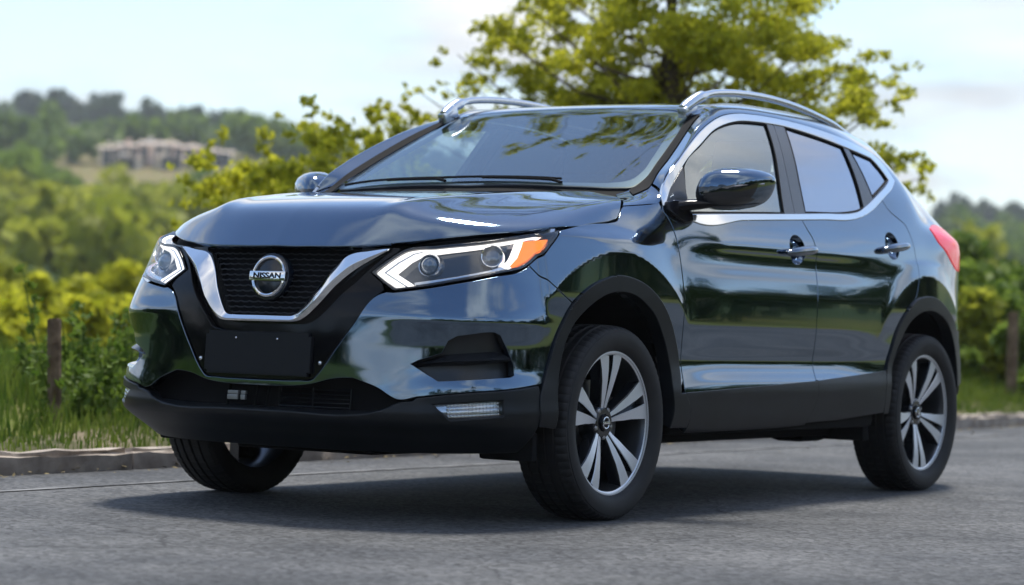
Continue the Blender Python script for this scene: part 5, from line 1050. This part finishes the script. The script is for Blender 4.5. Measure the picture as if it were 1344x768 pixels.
# bare earth strip along the kerb
em=noise_var(mat('bare_earth',(.16,.12,.08),.95,spec=.1),(.075,.080,.035),(.22,.18,.12),3.2,detail=9,bump=.8,bscale=30,bdist=.02)
V=[];F=[];xs_=np.linspace(-45,3.5,160)
for i,xx in enumerate(xs_):
    w=.75+.55*wob(xx,0.);
    for k,yy in enumerate(np.linspace(KY-.135,KY-.14-w,5)): V.append((xx,yy,float(terr(xx,yy))+.012*(k not in (0,4))-(.015 if k==4 else 0)+.004))
for i in range(159):
    for k in range(4): F.append((i*5+k,i*5+k+1,(i+1)*5+k+1,(i+1)*5+k))
mesh_obj('verge_earth',V,F,em)['kind']='structure'
# fallen leaves and grit along the gutter
LIT=noise_var(mat('leaf_litter',(.2,.13,.05),.9),(.09,.07,.035),(.26,.20,.08),11)
k=380;x=rng.uniform(-14,3.2,k);y=KY+np.abs(rng.gamma(1.1,.14,k));z=np.full(k,.008)+rng.uniform(0,.012,k);C0=np.stack([x,y,z],-1)
a=rng.uniform(0,2*np.pi,k);sz=rng.uniform(.005,.018,k)[:,None];A_=np.stack([np.cos(a),np.sin(a),rng.normal(0,.25,k)],-1)*sz;B_=np.stack([-np.sin(a),np.cos(a),rng.normal(0,.25,k)],-1)*sz*.6
g=fast_mesh('leaf_litter',np.stack([C0-A_,C0+B_,C0+A_,C0-B_],1).reshape(-1,3),4,LIT);g['kind']='stuff'
# ============ plants and trees ============
def leaf_cloud(C,Rr,n,size,flat=.8,shell=.55,asp=.55):
    """n leaf quads scattered through ellipsoids C (k,3) radius Rr (k,)"""
    C=np.asarray(C,float);Rr=np.asarray(Rr,float);k=rng.choice(len(C),n,p=Rr**2/np.sum(Rr**2))
    v=rng.normal(size=(n,3));v/=np.linalg.norm(v,axis=1)[:,None];rad=(shell+(1-shell)*rng.random(n))*rng.uniform(.55,1.08,n)**.5
    p=C[k]+v*(rad*Rr[k])[:,None]*np.array([1,1,flat])
    a=rng.normal(size=(n,3));a/=np.linalg.norm(a,axis=1)[:,None];b=np.cross(a,rng.normal(size=(n,3)));b/=np.linalg.norm(b,axis=1)[:,None]
    s=size*rng.uniform(.6,1.4,n)[:,None]
    return np.stack([p-a*s,p+b*s*asp,p+a*s,p-b*s*asp],1).reshape(-1,3)
BARK=noise_var(mat('bark',(.12,.09,.06),.9,spec=.15),(.07,.055,.04),(.17,.13,.09),9,bump=.7,bscale=30,bdist=.02)
def tree(name,label,cat,base,h,crownpts,rads,nleaf,lsize,lm,trunk_r=.11,group=None,flat=.75,limbs=True,shell=.5):
    t=empty(name,base);tag(t,label,cat,group)
    base=np.array(base);mb=MB();k=9
    lean=rng.normal(0,.03,2)*h
    P=[(lean[0]*(i/k)**2+.03*math.sin(i*1.7),lean[1]*(i/k)**2+.03*math.cos(i*1.3),h*.92*i/k) for i in range(k+1)]
    mb.tube(P,[trunk_r*(1.25 if i==0 else 1)*(1-.85*i/k) for i in range(k+1)],10)
    C=np.array(crownpts);Rr=np.array(rads)
    if limbs:
        for c,r_ in zip(C,Rr):
            z0=max(h*.12,min(c[2]-.35*math.hypot(c[0],c[1])-.1,h*.85));f=z0/(h*.92);p0=np.array([lean[0]*f*f,lean[1]*f*f,z0]);mid=(p0+c)/2+np.array([0,0,-.10*math.hypot(c[0],c[1])])
            mb.tube([p0,mid*.6+p0*.4,mid,c*.55+mid*.45,c+np.array([0,0,r_*.2])],[trunk_r*.20,trunk_r*.16,trunk_r*.12,trunk_r*.08,trunk_r*.03],6)
    mb.build('trunk',BARK,t)
    fast_mesh('crown',leaf_cloud(C,Rr,nleaf,lsize,flat,shell),4,lm,t);return t
def px_at(px,py,dist):
    """ground-plan helper: world point on the bearing of (px,py) at a horizontal distance from the camera"""
    v=cf+cr*((px-672)/FPX)-cu*((py-384)/FPX);s=dist/math.hypot(v.x,v.y);return np.array(CAM_P)+np.array(v)*s
LYEL=leaf_mat('leaf_yellow_green',(.28,.31,.018),(.64,.62,.05),.64,1.1)
LGRN=leaf_mat('leaf_mid_green',(.075,.14,.016),(.21,.29,.045),.5,.8)
LDRK=leaf_mat('leaf_dark_green',(.022,.050,.014),(.06,.095,.025),.3,.5)
LOLV=leaf_mat('leaf_olive',(.21,.25,.022),(.47,.48,.06),.55,.4)
# the big tree behind the car : layered tufts
def tufts(px_list,dist,base):
    C=[];Rr=[]
    for px,py,r in px_list:
        p=px_at(px,py,dist+rng.uniform(-1.1,1.1));C.append(p-base);Rr.append(r)
    return C,Rr
D0=19.0
base=px_at(868,560,D0);base[2]=float(terr(base[0],base[1]))
tl=[]
env=[(560,190),(610,110),(650,60),(720,20),(800,-10),(900,-40),(1000,-20),(1060,10),(1110,60),(1150,110),(1175,150)]
spec=[(690,95,.26),(668,60,.20),(705,40,.22),(640,80,.16),(622,120,.14),(735,15,.24),(700,110,.2),(655,100,.16),(600,75,.10),(585,120,.10),(560,150,.09),(545,120,.07),(520,160,.08),(640,40,.12),
 (760,60,.32),(800,30,.36),(790,90,.34),(840,60,.40),(850,110,.36),(890,30,.40),(905,90,.42),(930,50,.34),(950,110,.36),(960,20,.36),(985,70,.36),(1000,115,.32),(1020,40,.34),(1045,80,.32),(1040,10,.28),(1075,110,.28),(1085,60,.22),(1105,95,.20),(1120,125,.22),(1135,80,.16),(1160,110,.14),(1180,95,.11),(1170,135,.12),(1145,145,.14),(1100,150,.2),(1060,140,.28),
 (740,125,.24),(770,135,.28),(820,140,.34),(880,140,.36),(930,140,.36),(980,145,.36),
 (820,-20,.34),(870,-40,.36),(920,-30,.34),(960,-55,.30),(990,-30,.26),(760,-20,.24),(900,-95,.34),(860,-110,.28),(940,-120,.26),(900,-160,.24),(830,-80,.24),(1010,-70,.18),(790,-60,.18),(910,-210,.16),(880,-190,.16),(720,-15,.15),(690,10,.13),
 (1190,215,.13),(1205,210,.10),(1180,235,.12),(1195,255,.10),(1165,230,.1),(1210,235,.08),
 (640,190,.3),(700,200,.34),(760,210,.36),(820,210,.4),(900,210,.4),(980,210,.4),(1060,200,.34),(1120,200,.28)]
C,Rr=tufts(spec,D0,base)
Ct=[];Rt=[]
for lat,hh,r in ((-2.6,6.2,.36),(-2.2,6.9,.4),(-1.7,6.4,.4),(-1.2,6.0,.42),(-.6,5.6,.45),(.1,5.4,.45),(.7,5.6,.4),(-2.5,7.4,.34),(-2.0,7.8,.38),(-1.5,7.3,.42),(-.9,7.0,.45),(-.3,6.7,.45),(.4,6.6,.42),(1.0,6.4,.34),(-2.3,8.5,.32),(-1.8,8.7,.34),(-1.3,8.3,.38),(-.7,8.0,.42),(0.,7.8,.42),(.6,7.6,.36),(-2.1,9.4,.26),(-1.5,9.6,.28),(-1.0,9.2,.32),(-.4,8.9,.36),(.2,8.8,.34),(-1.8,10.3,.22),(-1.1,10.3,.26),(-.5,10.0,.3),(.1,9.8,.26),(-.7,11.0,.2),(-.1,10.8,.22),(-1.4,11.2,.16),(1.1,7.3,.26)):
    Ct.append(np.array([gr[0]*lat+gd[0]*rng.uniform(-1.2,1.2),gr[1]*lat+gd[1]*rng.uniform(-1.2,1.2),hh]));Rt.append(r)
C+=Ct;Rr+=Rt
C2_=[];R2_=[]
for c,r in zip(C,Rr):   # break every tuft into small clumps
    k=6 if r>.2 else 4
    for _ in range(k):
        C2_.append(c+rng.normal(0,r*.75,3)*np.array([1,1,.5]));R2_.append(r*rng.uniform(.4,.85))
bt=tree('spreading_tree','large yellow-green tree with layered leaf tufts rising behind the car','tree',tuple(base),11.2,C,Rr,10,.05,LYEL,.105,limbs=True)
for ch in list(bt.children):
    if ch.name.startswith('crown'): bpy.data.objects.remove(ch)
fast_mesh('crown',leaf_cloud(C2_,R2_,95000,.026,.6,.0),4,LYEL,bt)
# sparse young trees to its left
def sparse(pxs,dist,label,h,nleaf,ls,lm,trunk=.05,root=None):
    b=px_at(root,520,dist);b[2]=float(terr(b[0],b[1]));C,Rr=tufts(pxs,dist,b)
    CC=[];RR=[]
    for c,r in zip(C,Rr):
        for _ in range(7): CC.append(c+rng.normal(0,r*.8,3)*np.array([1,1,1.2]));RR.append(r*rng.uniform(.35,.8))
    t=tree('young_tree',label,'tree',tuple(b),h,C,Rr,10,.05,lm,trunk)
    for ch in list(t.children):
        if ch.name.startswith('crown'): bpy.data.objects.remove(ch)
    fast_mesh('crown',leaf_cloud(CC,RR,nleaf,ls,.9,.0),4,lm,t)
sparse([(425,165,.10),(420,190,.12),(428,215,.14),(415,240,.17),(440,235,.12),(465,190,.08),(470,215,.12),(455,160,.05),(345,205,.10),(370,225,.14),(360,260,.18),(400,262,.2),(440,268,.2),(395,210,.09),(410,140,.05),(382,245,.12)],17.5,'sparse yellow-green sapling left of the windscreen with thin upright shoots',1.35,4200,.028,LYEL,.02,430)
sparse([(285,205,.09),(295,225,.12),(270,245,.12),(300,250,.16),(320,230,.10),(330,262,.18),(290,270,.18),(260,262,.14),(245,250,.1),(350,275,.2)],19.,'low yellow-green bush above the far front wing of the car',1.5,2600,.028,LYEL,.02,300)
sparse([(505,150,.06),(520,180,.09),(540,150,.05),(500,200,.1),(560,165,.06),(545,205,.14),(490,230,.14),(530,240,.2),(470,250,.16)],18.5,'thin sapling with scattered tufts beside the windscreen top',1.5,4500,.028,LYEL,.03,520)
# hedge bushes beyond the verge on the left
def bush(px,py_top,dist,w,h,lm,label,group,n=9000,ls=.06,name='bush',cat='bush'):
    b=px_at(px,500,dist);b[2]=float(terr(b[0],b[1]));t=empty(name,tuple(b));tag(t,label,cat,group)
    k=26;C=np.stack([rng.normal(0,w*.36,k),rng.normal(0,w*.36,k),np.abs(rng.normal(.45,.25,k))*h],-1);C[:,2]=np.clip(C[:,2],.1*h,.86*h);Rr=np.full(k,min(w,h)*.24)*rng.uniform(.6,1.25,k)
    C[:,2]*=1-.35*np.clip(np.hypot(C[:,0],C[:,1])/(w*.7),0,1)
    mb=MB()
    for c in C[:12]: mb.tube([(rng.normal(0,.05),rng.normal(0,.05),-.05),tuple(c*.5),tuple(c)],[.03,.02,.008],5)
    mb.build('stem',BARK,t);fast_mesh('foliage',leaf_cloud(C,Rr,n,ls,.9,.3),4,lm,t)
hb=[(-40,27,3.4,1.05),(30,31,3.6,1.0),(95,26,3.2,.85),(150,34,3.6,1.15),(190,29,3.,.95),(60,46,4.8,1.5),(170,49,5.2,1.5),(-20,52,5.4,1.7),(240,44,4.2,1.35)]
HBL=['low yellow-green hedge bush cut off by the left edge of the photo','olive hedge bush between the left edge and the wooden fence post','yellow-green hedge bush just right of the wooden fence post','wide yellow-green hedge bush behind the far front corner of the car','olive hedge bush right beside the far headlight of the car','large yellow-green bush in the second hedge row behind the wooden fence post','large yellow-green bush in the second hedge row left of the far headlight','olive bush of the second hedge row at the left edge of the photo','yellow-green hedge bush mostly hidden behind the bonnet of the car']
for i,(px,dist,w,h) in enumerate(hb):
    bush(px,0,dist,w,h,LYEL if i%3!=1 else LOLV,HBL[i],'hedge bushes beyond the left verge',7000,.085)
# verge weeds : tall leafy stems near the post
def weed(px,dist,h,n,label):
    b=px_at(px,520,dist);b[2]=float(terr(b[0],b[1]));t=empty('tall_weed',tuple(b));tag(t,label,'weed','leafy weeds along the verge')
    mb=MB();C=[];Rr=[]
    for k in range(n):
        dx,dy=rng.normal(0,.16,2);hh=h*rng.uniform(.6,1.05);mb.tube([(dx*.4,dy*.4,-.03),(dx*.8,dy*.8,hh*.5),(dx,dy,hh)],[.008,.006,.003],5)
        for q in np.linspace(.15,1,9): C.append((dx*(.4+.6*q)+rng.normal(0,.04),dy*(.4+.6*q)+rng.normal(0,.04),hh*q));Rr.append(.075*(1.25-.7*q))
    mb.build('stem',LGRN,t);fast_mesh('foliage',leaf_cloud(C,Rr,n*150,.026,.9,.1,.5),4,LGRN,t)
WL={106:'tallest leafy green weed, just right of the wooden fence post',132:'second leafy weed to the right of the wooden fence post',150:'leafy weed on the verge halfway between fence post and car',168:'leafy weed close to the far front corner of the car',118:'shortest leafy weed standing in front of the taller ones',182:'leafy weed partly hidden by the bumper of the car',20:'low leafy weed near the left edge of the photo'}
for px,dist,h,n in ((106,13.4,.66,3),(132,13.8,.48,3),(150,13.0,.42,4),(168,14.0,.46,4),(118,12.6,.36,4),(182,13.4,.40,4),(20,14,.30,3)):
    weed(px,dist,h,n,WL[px])
# wooden posts
WOOD=noise_var(mat('weathered_wood',(.12,.09,.07),.9,spec=.15),(.11,.075,.05),(.25,.18,.12),14,bump=.6,bscale=50,bdist=.01)
def post(px,dist,h,w,label,lean):
    b=px_at(px,510,dist);b[2]=float(terr(b[0],b[1]));bm=bmesh.new();bmesh.ops.create_cone(bm,cap_ends=True,segments=10,radius1=w,radius2=w*.92,depth=h+.3)
    bmesh.ops.bevel(bm,geom=[e for e in bm.edges if e.verts[0].co.z>0 and e.verts[1].co.z>0],offset=w*.18,segments=2,affect='EDGES')
    for v in bm.verts: v.co.x+=rng.normal(0,.003);v.co.y+=rng.normal(0,.003);v.co.z+=(h-.3)/2
    bm.verts.index_update();o=mesh_obj('fence_post',[tuple(v.co) for v in bm.verts],[[v.index for v in f.verts] for f in bm.faces],WOOD,autosharp=R(40));bm.free()
    o.location=tuple(b);o.rotation_euler=(lean,lean*.5,0);tag(o,label,'post')
post(72,12.4,.50,.034,'weathered wooden fence post standing among weeds left of the car',.03)
post(1327,22.5,.78,.05,'dark wooden post in the grass at the right edge, behind the car',0.)
# trees on the right
rt_=[(1258,26,2.4,1.55,LGRN),(1300,30,2.8,1.35,LOLV),(1340,28,2.4,1.2,LGRN),(1378,31,3.0,1.5,LGRN),(1236,33,3.2,1.9,LGRN),(1318,39,4.0,1.9,LGRN),(1282,24,1.5,.85,LOLV),(1345,24.5,1.6,.9,LGRN),(1222,30,2.2,1.5,LGRN)]
RBL=['mid-green roadside bush directly behind the tail light of the car','olive roadside bush midway between the car and the dark wooden post','mid-green roadside bush right behind the dark wooden post','green roadside bush cut off by the right edge of the photo','taller green bush showing just over the rear corner of the car','large distant green bush behind the roadside bushes on the right','smallest olive bush at the grass edge near the rear wheel','small green bush in front of the right edge by the post','green bush mostly hidden behind the rear pillar of the car']
for (px,dist,w,h,lm),lb_ in zip(rt_,RBL): bush(px,0,dist,w,h,lm,lb_,'roadside bushes on the right',9000,.075,'roadside_bush')
# village plots : where the sight line meets the slope
vl=[(152,216,.9,12,6.5,0,.1),(180,215,.9,14,7.2,1,-.15),(208,215,.9,13,8,2,.2),(236,216,.9,14,7,1,0),(262,218,.9,12,6.5,0,-.2),(284,219,.9,11,6,2,.25),(222,221,.86,9,4.6,0,.4),(170,221,.86,8,4.2,2,-.3)]
DV=[]
for q in vl:
    for D in np.arange(240,890,4.):
        p=px_at(q[0],q[1],D)
        if float(terr(p[0],p[1]))>=p[2]: break
    DV.append(D)
# mid-distance woods and far wooded hill (read as masses)
def wood(name,n,dmin,dmax,amin,amax,rmin,rmax,lm,leaf,per,dens=None):
    az=rng.uniform(amin,amax,n);D=np.sqrt(rng.uniform(dmin**2,dmax**2,n));ang=YAW-az
    X=CAM_P[0]+D*np.cos(ang);Y=CAM_P[1]+D*np.sin(ang)
    k=wob(X*.012,Y*.012)>.38 if dens is None else np.ones(n,bool)
    k&=~((az>-.165)&(az<-.110)&(D>min(DV)-120)&(D<max(DV)+12))
    X,Y,D=X[k],Y[k],D[k];r=rng.uniform(rmin,rmax,len(X));Z=terr(X,Y)+r*.75
    C=np.stack([X,Y,Z],-1);CC=(C[:,None,:]+rng.normal(0,.45,(len(C),4,3))*r[:,None,None]*np.array([1,1,.7])).reshape(-1,3);RR=np.repeat(r*.62,4)
    o=fast_mesh(name,leaf_cloud(CC,RR,len(C)*per,leaf,1.,.6,.8),4,lm);o['kind']='stuff';return o
wood('hedgerow_wood',110,90,220,-.24,.24,1.5,2.6,LOLV,.5,130)
wood('valley_wood',330,220,480,-.26,.26,2.6,4.2,LGRN,1.0,110)
wood('hill_wood',5200,690,960,-.28,.28,1.6,2.6,LGRN,1.3,30,1)
wood('slope_wood',420,470,690,-.28,.28,3,4.6,LDRK,1.5,70)
# village on the hillside
print('DV',DV)
WALLS=[mat('render_cream',(.80,.68,.52),.9),mat('render_pink',(.80,.60,.48),.9),mat('render_white',(.82,.76,.68),.9)];TILE=noise_var(mat('roof_tile',(.35,.16,.10),.9),(.66,.55,.46),(.74,.63,.54),2.);WIN=mat('window_dark',(.04,.05,.06),.2)
for i,(px,py,f_,w,h,mi_,rz) in enumerate(vl):
    w*=.66*DV[i]/640;h*=.66*DV[i]/640
    D=DV[i];p=px_at(px,py,D);zb=p[2]-h*.1
    t=empty('house',(p[0],p[1],zb),YAW+math.pi/2+rz);tag(t,['cream house at the left end of the hillside village','pale pink house second from the left in the hillside village','tall off-white house in the middle of the hillside village','wide pink house right of the tall one in the village','cream house right of the middle of the village','off-white house at the right end of the hillside village','low cream house in front of the village row','small off-white house below the left end of the village'][i],'house',None)
    d=w*.6;MB().box((0,0,h/2-3),(w/2,d/2,h/2+3)).build('wall',WALLS[mi_],t,smooth=False)
    V=[(-w/2-.4,-d/2-.4,h),(w/2+.4,-d/2-.4,h),(w/2+.4,d/2+.4,h),(-w/2-.4,d/2+.4,h),(-w/2-.4,0,h+h*.16),(w/2+.4,0,h+h*.16)];ro=mesh_obj('roof',V,[(0,1,5,4),(2,3,4,5),(1,2,5),(3,0,4),(3,2,1,0)],TILE,t,smooth=False)
    MB().box((w*.25,d*.1,h*1.2),(.35,.35,.5)).build('chimney',WALLS[mi_],ro,smooth=False)
    for k in range(3):
        for s_ in (1,-1):
            for zf in (.3,.7): MB().box((w*(k-1)*.28,s_*(d/2+.03),h*zf),(.5,.05,.7)).build('window',WIN,t,smooth=False)
# trees on the camera's side of the road (seen only as reflections in the paint)
az=rng.uniform(-2.3,2.3,190);Dd=rng.uniform(24,44,190);X=2+Dd*np.cos(az+.95);Y=1+Dd*np.sin(az+.95);kk=(Y>11)|((Y<-7)&(X>9));X,Y=X[kk],Y[kk];r=rng.uniform(1.6,3.0,len(X));Z=r*.8+rng.uniform(0,1.2,len(X))
CC=(np.stack([X,Y,Z],-1)[:,None,:]+rng.normal(0,.5,(len(X),5,3))*r[:,None,None]).reshape(-1,3);CC[:,2]=np.maximum(CC[:,2],.4)
o=fast_mesh('opposite_wood',leaf_cloud(CC,np.repeat(r*.6,5),len(X)*230,.34,1.,.4,.7),4,LDRK);o['kind']='stuff'

# ============ haze over the valley ============
hz=bpy.data.materials.new('valley_haze');hz.use_nodes=True;hn=hz.node_tree.nodes;hn.clear();ho=hn.new('ShaderNodeOutputMaterial');hv=hn.new('ShaderNodeVolumePrincipled')
hv.inputs['Color'].default_value=(.90,.95,1.,1);hv.inputs['Density'].default_value=.00036;hv.inputs['Anisotropy'].default_value=.2;hz.node_tree.links.new(hv.outputs[0],ho.inputs['Volume'])
mb=MB();mb.box((0,0,59),(2700,2700,61));o=mb.build('haze',hz,smooth=False);o['kind']='stuff'
